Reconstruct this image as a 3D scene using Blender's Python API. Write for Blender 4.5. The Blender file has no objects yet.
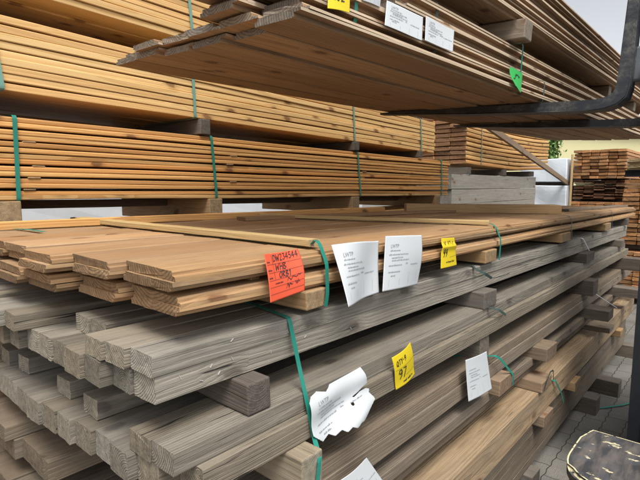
import bpy, bmesh, math, random
from mathutils import Vector, Matrix, Euler, noise
R = math.radians
S = bpy.context.scene
C = S.collection
rnd = random.Random(7)

# ------------------------------------------------------------------ helpers
def tag(o, label=None, cat=None, group=None, kind=None):
    if label: o['label'] = label
    if cat: o['category'] = cat
    if group: o['group'] = group
    if kind: o['kind'] = kind
    return o

def link(name, me, mat=None, parent=None):
    o = bpy.data.objects.new(name, me)
    C.objects.link(o)
    if mat is not None and me is not None and len(me.materials) == 0:
        me.materials.append(mat)
    if parent is not None: o.parent = parent
    return o

def bm_obj(name, bm, mat, parent=None, smooth=False):
    bmesh.ops.recalc_face_normals(bm, faces=bm.faces)
    me = bpy.data.meshes.new(name); bm.to_mesh(me); bm.free()
    if smooth:
        for p in me.polygons: p.use_smooth = True
    return link(name, me, mat, parent)

def empty(name, loc, rz=0):
    o = bpy.data.objects.new(name, None); C.objects.link(o)
    o.location = loc; o.rotation_euler = (0, 0, rz); o.empty_display_size = .2
    return o

def add_box(bm, x0, x1, y0, y1, z0, z1, bev=0.0, seg=2):
    r = bmesh.ops.create_cube(bm, size=1)
    vs = r['verts']
    for v in vs:
        v.co = Vector(((x0+x1)/2 + v.co.x*(x1-x0), (y0+y1)/2 + v.co.y*(y1-y0), (z0+z1)/2 + v.co.z*(z1-z0)))
    if bev > 0:
        es = list({e for v in vs for e in v.link_edges})
        bmesh.ops.bevel(bm, geom=es, offset=bev, segments=seg, affect='EDGES', profile=.5)

def add_prism(bm, pts, axis, a0, a1):
    """closed polygon pts (2D) extruded along axis ('x','y','z') from a0 to a1"""
    def mk(p, a):
        if axis == 'x': return (a, p[0], p[1])
        if axis == 'y': return (p[0], a, p[1])
        return (p[0], p[1], a)
    A = [bm.verts.new(mk(p, a0)) for p in pts]; B = [bm.verts.new(mk(p, a1)) for p in pts]
    n = len(pts)
    for i in range(n): bm.faces.new((A[i], A[(i+1) % n], B[(i+1) % n], B[i]))
    bm.faces.new(A); bm.faces.new(B[::-1])

def add_cyl(bm, p, q, r, n=20):
    p = Vector(p); q = Vector(q); d = (q-p)
    m = Matrix.Translation((p+q)/2) @ d.to_track_quat('Z', 'Y').to_matrix().to_4x4()
    bmesh.ops.create_cone(bm, cap_ends=True, segments=n, radius1=r, radius2=r, depth=d.length, matrix=m)

ORD = ['first','second','third','fourth','fifth','sixth','seventh','eighth','ninth','tenth','eleventh','twelfth',
       'thirteenth','fourteenth','fifteenth','sixteenth','seventeenth','eighteenth','nineteenth','twentieth']

# ------------------------------------------------------------------ node helpers
class NT:
    def __init__(s, name):
        m = bpy.data.materials.new(name); m.use_nodes = True
        s.m = m; s.t = m.node_tree; s.t.nodes.clear()
        s.out = s.n('ShaderNodeOutputMaterial'); s.b = s.n('ShaderNodeBsdfPrincipled')
        s.l(s.b.outputs[0], s.out.inputs[0])
    def n(s, t, **k):
        x = s.t.nodes.new(t)
        for a, b in k.items(): setattr(x, a, b)
        return x
    def l(s, a, b): s.t.links.new(a, b)
    def set(s, sock, v):
        if hasattr(v, 'links') or isinstance(v, bpy.types.NodeSocket): s.l(v, sock)
        else: sock.default_value = v
    def math(s, op, a, b=None, c=None, clamp=False):
        x = s.n('ShaderNodeMath', operation=op); x.use_clamp = clamp
        s.set(x.inputs[0], a)
        if b is not None: s.set(x.inputs[1], b)
        if c is not None: s.set(x.inputs[2], c)
        return x.outputs[0]
    def vmul(s, a, v):
        x = s.n('ShaderNodeVectorMath', operation='MULTIPLY'); s.l(a, x.inputs[0]); s.set(x.inputs[1], v); return x.outputs[0]
    def vadd(s, a, b):
        x = s.n('ShaderNodeVectorMath', operation='ADD'); s.l(a, x.inputs[0]); s.set(x.inputs[1], b); return x.outputs[0]
    def noise(s, vec, scale=1, detail=3, rough=.5):
        x = s.n('ShaderNodeTexNoise'); s.l(vec, x.inputs['Vector'])
        x.inputs['Scale'].default_value = scale; x.inputs['Detail'].default_value = detail; x.inputs['Roughness'].default_value = rough
        return x
    def ramp(s, f, stops):
        x = s.n('ShaderNodeValToRGB'); s.l(f, x.inputs[0]); e = x.color_ramp.elements
        while len(e) < len(stops): e.new(.5)
        for i, (p, c) in enumerate(stops):
            e[i].position = p; e[i].color = (c if hasattr(c, '__len__') else (c, c, c))+(() if hasattr(c, '__len__') and len(c) == 4 else (1,))
        return x.outputs[0]
    def mix(s, f, a, b, blend='MIX'):
        x = s.n('ShaderNodeMix', data_type='RGBA', blend_type=blend)
        s.set(x.inputs[0], f)
        for k, v in ((6, a), (7, b)):
            if isinstance(v, tuple): x.inputs[k].default_value = v if len(v) == 4 else v+(1,)
            else: s.l(v, x.inputs[k])
        return x.outputs[2]
    def sep(s, v):
        x = s.n('ShaderNodeSeparateXYZ'); s.l(v, x.inputs[0]); return x.outputs
    def comb(s, a, b, c):
        x = s.n('ShaderNodeCombineXYZ')
        for i, v in enumerate((a, b, c)): s.set(x.inputs[i], v)
        return x.outputs[0]

def wood(name, early, late, end, knot=(.16, .07, .03), ring=.006, ringamt=.5, fibre=.25, vary=.25, weather=None, wamt=0.0,
         crack=0.0, stain=0.0, rough=.72, bump=.25, endring=.5, second=None, axis=0):
    """pine-like wood: growth rings round an off-board pith, fibres along local X, knots, per-board variation"""
    t = NT(name)
    tc = t.n('ShaderNodeTexCoord').outputs['Object']
    if axis == 1:   # long axis is local Y
        a = t.sep(tc); tc = t.comb(a[1], a[0], a[2])
    rn = t.n('ShaderNodeObjectInfo').outputs['Random']
    wn = t.n('ShaderNodeTexWhiteNoise', noise_dimensions='1D'); t.l(rn, wn.inputs['W'])
    rc = wn.outputs['Color']; rs = t.sep(rc)
    off = t.comb(t.math('MULTIPLY', rs[0], 37.0), t.math('MULTIPLY_ADD', rs[1], .16, -.13), t.math('MULTIPLY_ADD', rs[2], -.10, -.005))
    P = t.vadd(tc, off)
    dn = t.noise(t.vmul(P, (1.3, 5, 5)), 1, 2)
    d2 = t.vmul(t.vadd(dn.outputs['Color'], (-.5, -.5, -.5)), (0, .05, .05))
    Q = t.vadd(P, d2)
    Q0 = t.vadd(P, t.vmul(t.vadd(t.noise(t.vmul(P, (3, 9, 9)), 1, 3).outputs['Color'], (-.5, -.5, -.5)), (0, .022, .022)))
    # knots
    kw = t.sep(t.vadd(P, t.vmul(t.vadd(dn.outputs['Color'], (-.5, -.5, -.5)), (.05, .02, 0))))
    kn = t.sep(t.noise(t.vmul(P, (30, 60, 60)), 1, 2).outputs['Color'])
    kv = t.comb(t.math('ADD', t.math('MULTIPLY_ADD', kw[2], 2.5, t.math('MULTIPLY', kw[0], 4.2)), t.math('MULTIPLY', kn[0], .10)), t.math('ADD', t.math('MULTIPLY_ADD', kw[2], 7.0, t.math('MULTIPLY', kw[1], 8.0)), t.math('MULTIPLY', kn[1], .10)), 0.0)
    vo = t.n('ShaderNodeTexVoronoi', feature='F1', voronoi_dimensions='2D'); t.l(kv, vo.inputs['Vector']); vo.inputs['Scale'].default_value = 1
    cellr = t.sep(vo.outputs['Color'])[0]
    kd = t.math('ADD', vo.outputs['Distance'], t.math('MULTIPLY', t.math('LESS_THAN', cellr, .80), 5.0))
    knot_f = t.ramp(kd, [(0, 1), (.085, .95), (.125, .35), (.22, 0)])
    q = t.sep(Q)
    kpush = t.math('MULTIPLY', t.ramp(kd, [(0, 1), (.38, 0)]), .012)
    r = t.math('ADD', t.math('SQRT', t.math('ADD', t.math('MULTIPLY', q[1], q[1]), t.math('MULTIPLY', q[2], q[2]))), kpush)
    ph = t.math('FRACT', t.math('DIVIDE', r, ring))
    rg = t.ramp(ph, [(0, 0), (.45, .18), (.82, 1), (.93, .9), (1, 0)])
    fb = t.noise(t.vmul(P, (5, 420, 420)), 1, 3, .6).outputs['Fac']
    st = t.noise(t.vmul(Q0, (1.6, 40, 40)), 1, 4, .65).outputs['Fac']
    col = t.mix(t.math('MULTIPLY', rg, ringamt), early+(1,), late+(1,))
    if second is not None:   # redder / paler boards
        col = t.mix(t.ramp(rs[1], [(.45, 0), (.9, .85)]), col, t.mix(t.math('MULTIPLY', rg, ringamt), second+(1,), late+(1,)))
    if weather is not None and wamt > 0:
        wm = t.noise(t.vmul(P, (1.0, 9, 9)), 1, 4, .65).outputs['Fac']
        wf = t.ramp(wm, [(.5-.3*wamt, 1 if wamt > .95 else wamt), (.5+.35*(1-wamt)+.12, max(0, wamt-.45))])
        mo = t.noise(t.vmul(P, (14, 38, 38)), 1, 5, .7).outputs['Fac']
        wcol = t.mix(t.math('MULTIPLY_ADD', mo, .75, t.math('MULTIPLY', st, .25)), tuple(c*.45 for c in weather)+(1,), tuple(min(1, c*1.6) for c in weather)+(1,))
        col = t.mix(wf, col, wcol)
    k = 1-fibre
    col = t.mix(1.0, col, t.ramp(fb, [(.3, (k, k, k)), (.62, (1, 1, 1))]), 'MULTIPLY')
    col = t.mix(1.0, col, t.ramp(st, [(.3, (1-fibre*.7,)*3), (.65, (1, 1, 1))]), 'MULTIPLY')
    col = t.mix(t.math('MULTIPLY', knot_f, .8), col, knot+(1,))
    if stain > 0:
        sn = t.noise(t.vmul(P, (2.2, 7, 7)), 1, 5, .7).outputs['Fac']
        col = t.mix(t.ramp(sn, [(.52, 0), (.72, stain)]), col, tuple(c*.38 for c in early)+(1,))
    crk = None
    if crack > 0:
        cn = t.noise(t.vmul(Q0, (2.6, 95, 95)), 1, 2, .5).outputs['Fac']
        crk = t.ramp(cn, [(.265, 1), (.31, 0)])
        col = t.mix(t.math('MULTIPLY', crk, crack), col, (.03, .027, .024, 1))
    # end grain
    ge = t.n('ShaderNodeNewGeometry'); vt = t.n('ShaderNodeVectorTransform', vector_type='NORMAL', convert_from='WORLD', convert_to='OBJECT')
    t.l(ge.outputs['Normal'], vt.inputs[0]); ns = t.sep(vt.outputs[0])
    isend = t.math('GREATER_THAN', t.math('ABSOLUTE', ns[axis]), .72)
    en = t.noise(t.vmul(P, (30, 60, 60)), 1, 4, .7).outputs['Fac']
    ph2 = t.math('FRACT', t.math('DIVIDE', r, ring*.72))
    rg2 = t.ramp(ph2, [(0, .1), (.5, .2), (.8, 1), (.95, .8), (1, .1)])
    ec = t.mix(t.math('MULTIPLY', rg2, endring), end+(1,), tuple(c*.32 for c in end)+(1,))
    ec = t.mix(1.0, ec, t.ramp(en, [(.25, (.5, .5, .5)), (.7, (1.1, 1.1, 1.1))]), 'MULTIPLY')
    col = t.mix(isend, col, ec)
    # per board tint and brightness
    col = t.mix(t.math('MULTIPLY', rs[0], vary*.9), col, t.mix(1.0, col, (1.08, .90, .66, 1), 'MULTIPLY'))
    vb = t.math('MULTIPLY_ADD', rs[2], vary, 1-vary*.55)
    col = t.mix(1.0, col, t.comb(vb, vb, vb), 'MULTIPLY')
    t.l(col, t.b.inputs['Base Color'])
    t.b.inputs['Roughness'].default_value = rough
    t.b.inputs['Specular IOR Level'].default_value = .3
    h = t.math('ADD', t.math('MULTIPLY', fb, .6), t.math('MULTIPLY', rg, -.35))
    h = t.math('ADD', h, t.math('MULTIPLY', st, .45))
    if crk is not None: h = t.math('ADD', h, t.math('MULTIPLY', crk, -1.6))
    h = t.math('ADD', h, t.math('MULTIPLY', t.math('MULTIPLY', isend, en), 1.5))
    bp = t.n('ShaderNodeBump'); bp.inputs['Strength'].default_value = bump; bp.inputs['Distance'].default_value = .003
    t.l(h, bp.inputs['Height']); t.l(bp.outputs[0], t.b.inputs['Normal'])
    return t.m

def plain(name, col, rough=.6, metal=0, vary=.12, scale=30, bump=0.0, spec=.4):
    t = NT(name); tc = t.n('ShaderNodeTexCoord').outputs['Object']
    n = t.noise(tc, scale, 4, .6).outputs['Fac']
    c = t.mix(n, tuple(x*(1-vary) for x in col)+(1,), tuple(min(1, x*(1+vary)) for x in col)+(1,))
    t.l(c, t.b.inputs['Base Color']); t.b.inputs['Roughness'].default_value = rough; t.b.inputs['Metallic'].default_value = metal
    t.b.inputs['Specular IOR Level'].default_value = spec
    if bump:
        bp = t.n('ShaderNodeBump'); bp.inputs['Strength'].default_value = bump; bp.inputs['Distance'].default_value = .004
        t.l(n, bp.inputs['Height']); t.l(bp.outputs[0], t.b.inputs['Normal'])
    return t.m

M = {}
M['clad'] = wood('larch_cladding', (.49, .295, .13), (.27, .12, .042), (.27, .175, .10), knot=(.11, .045, .02), ring=.011, ringamt=.7, fibre=.2, vary=.5,
                 weather=(.33, .265, .19), wamt=.6, endring=.8, second=(.42, .215, .085), stain=.45)
M['beam'] = wood('weathered_grey_wood', (.29, .265, .225), (.18, .16, .13), (.36, .335, .28), knot=(.07, .06, .05), ring=.007, ringamt=.55, fibre=.4, vary=.6,
                 weather=(.258, .235, .198), wamt=.8, crack=.95, stain=.55, bump=.9, endring=1.0, rough=.85)
M['plank_brown'] = wood('weathered_brown_wood', (.22, .165, .115), (.135, .09, .055), (.16, .135, .105), knot=(.07, .05, .038), ring=.009, ringamt=.65, fibre=.32, vary=.4,
                        weather=(.185, .165, .138), wamt=.75, crack=.8, stain=.4, bump=.6, rough=.8)
M['beam_pale'] = wood('pale_brown_wood', (.46, .315, .17), (.26, .15, .07), (.32, .24, .15), knot=(.13, .075, .04), ring=.009, ringamt=.65, fibre=.28, vary=.3,
                      weather=(.29, .245, .19), wamt=.6, crack=.7, stain=.35, bump=.5)
M['yellow'] = wood('fresh_yellow_pine', (.76, .52, .24), (.58, .33, .11), (.46, .30, .14), knot=(.15, .06, .025), ring=.012, ringamt=.55, fibre=.14, vary=.3,
                   second=(.68, .42, .18), bump=.15, rough=.6, stain=.10)
M['rack'] = wood('honey_pine', (.70, .43, .175), (.46, .22, .065), (.34, .2, .09), knot=(.10, .04, .018), ring=.011, ringamt=.65, fibre=.2, vary=.5,
                 second=(.54, .26, .085), bump=.2, stain=.25)
M['lift'] = wood('brown_larch_boards', (.43, .29, .18), (.26, .15, .085), (.27, .235, .2), knot=(.08, .045, .03), ring=.012, ringamt=.6, fibre=.25, vary=.6,
                 second=(.36, .225, .13), bump=.35, stain=.25, endring=.75, weather=(.30, .235, .17), wamt=.5)
M['bearer'] = wood('orange_bearer_wood', (0.426, 0.274, 0.129), (0.304, 0.163, 0.065), (0.350, 0.243, 0.137), ring=.007, ringamt=.6, fibre=.22, vary=.3, bump=.35, axis=1, stain=.15, weather=(0.304, 0.251, 0.190), wamt=.15)
M['bearer_brown'] = wood('brown_bearer_wood', (0.274, 0.190, 0.118), (0.182, 0.106, 0.061), (0.228, 0.160, 0.110), ring=.007, ringamt=.7, fibre=.28, vary=.35, bump=.45, axis=1, stain=.35, weather=(0.228, 0.190, 0.152), wamt=.55, crack=.4)
M['bearer_dark'] = wood('dark_brown_bearer_wood', (0.129, 0.103, 0.084), (0.076, 0.057, 0.046), (0.114, 0.095, 0.080), ring=.006, ringamt=.7, fibre=.3, vary=.3, bump=.5, axis=1, stain=.3, weather=(0.129, 0.114, 0.099), wamt=.5, crack=.6, rough=.85)
M['bearer_grey'] = wood('grey_bearer_wood', (0.182, 0.152, 0.125), (0.114, 0.087, 0.065), (0.152, 0.133, 0.114), ring=.006, ringamt=.6, fibre=.3, vary=.4,
                        weather=(0.179, 0.167, 0.148), wamt=.6, crack=.6, bump=.5, axis=1, stain=.25, rough=.85)
M['bearer_pale'] = wood('pale_bearer_wood', (0.350, 0.281, 0.190), (0.243, 0.175, 0.106), (0.319, 0.281, 0.213), ring=.006, ringamt=.6, fibre=.25, vary=.25, weather=(0.304, 0.274, 0.220), wamt=.5,
                        bump=.4, axis=1, crack=.4, stain=.2)
M['batten'] = wood('yellow_batten_wood', (0.502, 0.365, 0.175), (0.380, 0.243, 0.099), (0.456, 0.350, 0.198), ring=.006, ringamt=.5, fibre=.2, vary=.15, bump=.3, stain=.2)
M['plank_tan'] = wood('tan_plank_wood', (0.502, 0.342, 0.182), (0.380, 0.228, 0.099), (0.380, 0.266, 0.152), ring=.012, fibre=.2, stain=.2, bump=.3)
M['bearer_lift'] = wood('brown_grey_bearer_wood', (.34, .26, .18), (.22, .155, .10), (.28, .23, .18), ring=.007, ringamt=.6, fibre=.3, vary=.2, bump=.4, axis=1, stain=.25, weather=(.30, .255, .205), wamt=.5, crack=.4)
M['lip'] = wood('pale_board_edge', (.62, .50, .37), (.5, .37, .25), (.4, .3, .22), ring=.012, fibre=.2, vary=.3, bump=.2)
M['sag'] = wood('sagging_pine', (.68, .42, .17), (.45, .21, .06), (.33, .175, .09), ring=.012, fibre=.18, vary=.4, second=(.56, .30, .11), stain=.2)
M['far_end'] = wood('red_brown_boards', (0.513, 0.288, 0.143), (0.348, 0.165, 0.077), (0.472, 0.251, 0.113), ring=.012, ringamt=.5, fibre=.15, vary=.75, endring=.4, bump=.2, second=(0.431, 0.236, 0.123))
M['far_dark'] = wood('dark_rough_boards', (0.257, 0.138, 0.079), (0.168, 0.079, 0.044), (0.217, 0.118, 0.069), ring=.012, ringamt=.5, fibre=.3, vary=.7, endring=.4, bump=.4)
M['sleeper'] = wood('grey_squared_timber', (0.329, 0.310, 0.274), (0.246, 0.228, 0.196), (0.274, 0.256, 0.228), ring=.012, ringamt=.4, fibre=.25, vary=.25, weather=(0.310, 0.296, 0.264), wamt=.6, crack=.6, bump=.5, stain=.2)
def strapmat(name, col):
    m = plain(name, col, .38, 0, .08, 60); return m
M['strap'] = strapmat('green_strap', (.017, .18, .135))
M['strap_pale'] = strapmat('pale_green_strap', (.15, .31, .26))
M['strap_dark'] = strapmat('dark_strap', (.035, .06, .055))
M['paper'] = plain('white_paper', (.47, .49, .505), .7, 0, .02, 12)
M['orange_card'] = plain('orange_card', (.58, .075, .03), .6, 0, .05, 20)
M['yellow_card'] = plain('yellow_card', (.58, .44, .012), .55, 0, .04, 20)
M['green_card'] = plain('green_card', (.03, .36, .075), .55, 0, .12, 40)
M['ink'] = plain('black_ink', (.015, .015, .02), .6)
M['ink_grey'] = plain('grey_print', (.24, .26, .29), .6)
M['staple'] = plain('staple_wire', (.40, .39, .37), .5, 0)
M['steel'] = plain('dark_fork_steel', (.028, .032, .040), .45, .35, .5, 14, .15)
M['steel_grey'] = plain('grey_painted_steel', (.14, .15, .165), .45, .2, .2, 20, .1)
M['navy'] = plain('dark_navy_paint', (.020, .022, .027), .4, .1, .3, 16)
M['rubber'] = plain('black_rubber', (.02, .02, .02), .8)
M['film'] = None

# forks with dusty wear
def worn_steel():
    t = NT('worn_black_fork'); tc = t.n('ShaderNodeTexCoord').outputs['Object']
    n = t.noise(t.vmul(tc, (9, 4, 9)), 1, 6, .7).outputs['Fac']; n2 = t.noise(tc, 90, 3, .6).outputs['Fac']
    f = t.math('MULTIPLY', t.ramp(n, [(.48, 0), (.68, .8)]), t.ramp(n2, [(.35, .2), (.65, 1)]))
    c = t.mix(f, (.026, .030, .038, 1), (.20, .185, .16, 1))
    t.l(c, t.b.inputs['Base Color']); t.b.inputs['Roughness'].default_value = .5; t.b.inputs['Metallic'].default_value = .2
    bp = t.n('ShaderNodeBump'); bp.inputs['Strength'].default_value = .2; bp.inputs['Distance'].default_value = .003
    t.l(n2, bp.inputs['Height']); t.l(bp.outputs[0], t.b.inputs['Normal'])
    return t.m
M['fork'] = worn_steel()

def chipped():
    t = NT('chipped_dark_paint'); tc = t.n('ShaderNodeTexCoord').outputs['Object']
    big = t.noise(t.vmul(tc, (16, 7, 9)), 1, 6, .68).outputs['Fac']
    streak = t.noise(t.vmul(tc, (5, 26, 20)), 1, 4, .6).outputs['Fac']
    c = t.mix(t.ramp(streak, [(.4, 0), (.62, 1)]), (.042, .042, .045, 1), (.125, .108, .098, 1))
    c = t.mix(t.ramp(t.noise(tc, 16, 4).outputs['Fac'], [(.5, 0), (.62, .6)]), c, (.08, .083, .092, 1))
    c = t.mix(t.ramp(big, [(.60, 0), (.62, 1)]), c, (.58, .52, .34, 1))
    t.l(c, t.b.inputs['Base Color']); t.b.inputs['Roughness'].default_value = .45
    bp = t.n('ShaderNodeBump'); bp.inputs['Strength'].default_value = .5; bp.inputs['Distance'].default_value = .004
    t.l(big, bp.inputs['Height']); t.l(bp.outputs[0], t.b.inputs['Normal'])
    return t.m
M['chipped'] = chipped()
def chipedge():
    t = NT('worn_cream_edge'); tc = t.n('ShaderNodeTexCoord').outputs['Object']
    n = t.noise(tc, 34, 5, .7).outputs['Fac']
    c = t.mix(t.ramp(n, [(.41, 0), (.46, 1)]), (.05, .045, .04, 1), (.62, .55, .34, 1))
    t.l(c, t.b.inputs['Base Color']); t.b.inputs['Roughness'].default_value = .6
    return t.m
M['chipedge'] = chipedge()

def film():
    t = NT('white_wrapping_film'); tc = t.n('ShaderNodeTexCoord').outputs['Object']
    n = t.noise(t.vmul(tc, (3, 3, 5)), 1, 5, .65); n2 = t.noise(t.vmul(tc, (4, 4, 2)), 1, 2, .5)
    c = t.mix(n.outputs['Fac'], (.58, .64, .70, 1), (.72, .75, .78, 1))
    t.l(c, t.b.inputs['Base Color']); t.b.inputs['Roughness'].default_value = .32
    bp = t.n('ShaderNodeBump'); bp.inputs['Strength'].default_value = .5; bp.inputs['Distance'].default_value = .02
    t.l(n2.outputs['Fac'], bp.inputs['Height']); t.l(bp.outputs[0], t.b.inputs['Normal'])
    return t.m
M['film'] = film()

def paving():
    t = NT('interlocking_pavers'); tc = t.n('ShaderNodeTexCoord').outputs['Object']
    a = t.sep(tc)
    wx = t.math('MULTIPLY', t.math('SINE', t.math('MULTIPLY', a[1], 2*math.pi/.11)), .0035)
    wy = t.math('MULTIPLY', t.math('SINE', t.math('MULTIPLY', a[0], 2*math.pi/.10)), .0035)
    v = t.comb(t.math('ADD', a[0], wx), t.math('ADD', a[1], wy), 0)
    b = t.n('ShaderNodeTexBrick'); t.l(v, b.inputs['Vector']); b.offset = .5
    b.inputs['Scale'].default_value = 1; b.inputs['Brick Width'].default_value = .225; b.inputs['Row Height'].default_value = .12
    b.inputs['Mortar Size'].default_value = .003; b.inputs['Mortar Smooth'].default_value = .4; b.inputs['Bias'].default_value = 0
    b.inputs['Color1'].default_value = (.155, .144, .126, 1); b.inputs['Color2'].default_value = (.20, .187, .165, 1)
    b.inputs['Mortar'].default_value = (.035, .036, .024, 1)
    g = t.noise(tc, 130, 3, .7).outputs['Fac']; d = t.noise(tc, 1.6, 5, .65).outputs['Fac']
    c = t.mix(1.0, b.outputs['Color'], t.ramp(g, [(.3, (.6, .6, .6)), (.7, (1.25, 1.25, 1.25))]), 'MULTIPLY')
    c = t.mix(t.ramp(d, [(.42, 0), (.68, .65)]), c, (.065, .06, .05, 1))
    t.l(c, t.b.inputs['Base Color']); t.b.inputs['Roughness'].default_value = .9
    h = t.math('ADD', t.math('MULTIPLY', b.outputs['Fac'], -1), t.math('MULTIPLY', g, .25))
    bp = t.n('ShaderNodeBump'); bp.inputs['Strength'].default_value = .7; bp.inputs['Distance'].default_value = .006
    t.l(h, bp.inputs['Height']); t.l(bp.outputs[0], t.b.inputs['Normal'])
    return t.m
M['paving'] = paving()
def leafmat(name, a, b):
    t = NT(name); tc = t.n('ShaderNodeTexCoord').outputs['Object']
    n = t.noise(tc, 6, 3).outputs['Fac']; c = t.mix(n, a+(1,), b+(1,))
    t.l(c, t.b.inputs['Base Color']); t.b.inputs['Roughness'].default_value = .6
    return t.m
M['leaf'] = leafmat('green_leaves', (.045, .11, .02), (.14, .25, .05))
M['bark'] = plain('bark', (.12, .09, .06), .9, 0, .4, 20, .5)
M['hall'] = plain('pale_yellow_render', (.70, .64, .36), .8, 0, .03, 2)
M['roof'] = plain('red_roof_sheet', (.30, .11, .07), .6, 0, .1, 2)
M['door'] = plain('grey_door', (.3, .31, .33), .5)

# ------------------------------------------------------------------ board meshes
_cache = {}
def outline(W, T, prof):
    b = min(.0016, T*.08)
    if prof == 'thin_low':     # thin lip standing proud at the bottom of the front edge
        return [(-.012, 0), (W-.014, 0), (W-.014, T*.4), (W-.003, T*.4), (W-.003, T-b), (W-.003-b, T), (.016, T), (.013, T-.003), (.013, T*.38), (-.012, T*.34)]
    if prof == 'thin_high':
        p = outline(W, T, 'thin_low'); return [(y, T-z) for y, z in p][::-1]
    if prof == 'lip_low':      # rebated at the top of the front edge, lip at the bottom
        return [(-.002, 0), (W-.012, 0), (W-.012, T*.45), (W-.002, T*.45), (W-.002, T-b), (W-.002-b, T), (.012, T), (.009, T-.003), (.009, T*.55), (.001, T*.5), (-.002, T*.45)]
    if prof == 'lip_high':
        p = outline(W, T, 'lip_low'); return [(y, T-z) for y, z in p][::-1]
    if prof == 'soft':
        b = .0028
        return [(b, 0), (W-b, 0), (W, b), (W, T-b), (W-b, T), (b, T), (0, T-b), (0, b)]
    if prof == 'round':
        b = T*.2
        return [(b*.5, 0), (W-b*.5, 0), (W, b), (W, T-b), (W-b*.5, T), (b*.5, T), (0, T-b), (0, b)]
    return [(b, 0), (W-b, 0), (W, b), (W, T-b), (W-b, T), (b, T), (0, T-b), (0, b)]

def board_mesh(kind, L, W, T, mat, prof='plain', var=0, warp=.004, rag=.002, seg=26, bow=0.0):
    key = (kind, round(L, 3), W, T, mat, prof, var, warp, rag, bow)
    if key in _cache: return _cache[key]
    rr = random.Random(hash((kind, var, prof, round(L*100))) & 0xffff)
    base = outline(W, T, prof)
    pts = []
    for i, p in enumerate(base):        # subdivide long sides so that ends can be ragged
        q = base[(i+1) % len(base)]; d = math.dist(p, q); n = max(1, min(8, int(d/.012)))
        if prof[:3] in ('lip', 'thi') and d < .03: n = 1
        for k in range(n): pts.append((p[0]+(q[0]-p[0])*k/n, p[1]+(q[1]-p[1])*k/n))
    bm = bmesh.new(); rings = []
    a, b, c = (rr.uniform(-1, 1) for _ in range(3)); o = rr.uniform(0, 99)
    xs = [0, .012] + [L*(i/seg) for i in range(1, seg)] + [L-.012, L]
    for k, x in enumerate(xs):
        u = x/L
        dz = warp*(noise.noise((x*1.1+o, var*3.1, 0))*1.4) + bow*(1-(2*u-1)**2)
        dy = warp*.8*noise.noise((x*.8+o, 7, var))
        tw = warp*.6*a*(u-.5)
        ring = []
        for (y, z) in pts:
            w = noise.noise((x*9+o, y*30, z*30))*.0006
            jx = 0
            if k in (0, len(xs)-1):
                jx = rag*noise.noise((y*90+o, z*90, k*5.))*2 + (y/W-.5)*rag*3*b
            ring.append(bm.verts.new((x+jx, y+dy+w, z+dz+tw*(y/W-.5)*4+w)))
        rings.append(ring)
    n = len(pts)
    for r0, r1 in zip(rings, rings[1:]):
        for i in range(n): bm.faces.new((r0[i], r0[(i+1) % n], r1[(i+1) % n], r1[i]))
    bm.faces.new(rings[0][::-1]); bm.faces.new(rings[-1])
    bmesh.ops.recalc_face_normals(bm, faces=bm.faces)
    me = bpy.data.meshes.new(kind); bm.to_mesh(me); bm.free()
    me.materials.append(M[mat])
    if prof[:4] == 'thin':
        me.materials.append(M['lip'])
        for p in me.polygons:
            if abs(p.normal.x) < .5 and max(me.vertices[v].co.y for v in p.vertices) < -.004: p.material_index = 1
    _cache[key] = me
    return me

def frame(o, yaw=0, slope=0, roll=0):
    return Matrix.Translation(o) @ Euler((roll, -math.atan(slope), yaw), 'XYZ').to_matrix().to_4x4()

def put(name, me, F, x, y, z, label, cat, group, rot=None):
    o = link(name, me)
    m = F @ Matrix.Translation((x, y, z))
    if rot: m = m @ Euler(rot).to_matrix().to_4x4()
    o.location = m.to_translation(); o.rotation_euler = m.to_euler()
    return tag(o, label, cat, group)

def bearer_mesh(L, W, T, mat, var=0):
    key = ('bearer', round(L, 3), W, T, mat, var)
    if key in _cache: return _cache[key]
    bm = bmesh.new()
    rr = random.Random(var*7+3)
    add_box(bm, -W/2, W/2, 0, L, 0, T, .004, 2)
    es = [e for e in bm.edges if abs(e.verts[0].co.y-e.verts[1].co.y) > L*.5]
    bmesh.ops.subdivide_edges(bm, edges=es, cuts=10)
    o = rr.uniform(0, 50)
    for v in bm.verts:
        v.co += Vector((noise.noise(v.co*14+Vector((o, 0, 0))), noise.noise(v.co*16+Vector((0, o, 0)))*1.5, noise.noise(v.co*14+Vector((0, 0, o)))*.4))*.0022
    bmesh.ops.recalc_face_normals(bm, faces=bm.faces)
    me = bpy.data.meshes.new('bearer'); bm.to_mesh(me); bm.free()
    me.materials.append(M[mat]); _cache[key] = me
    return me
def bearer(x, y0, y1, z0, z1, W, mat, label, group, var=0, rz=0):
    o = link('bearer_block', bearer_mesh(y1-y0, W, z1-z0, mat, var))
    o.location = (x, y0, z0); o.rotation_euler = (0, 0, rz)
    return tag(o, label, 'bearer', group)

# ------------------------------------------------------------------ ground, sky, light, camera
bm = bmesh.new(); bmesh.ops.create_grid(bm, x_segments=8, y_segments=8, size=400)
g = bm_obj('ground', bm, M['paving']); tag(g, kind='structure')

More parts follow.
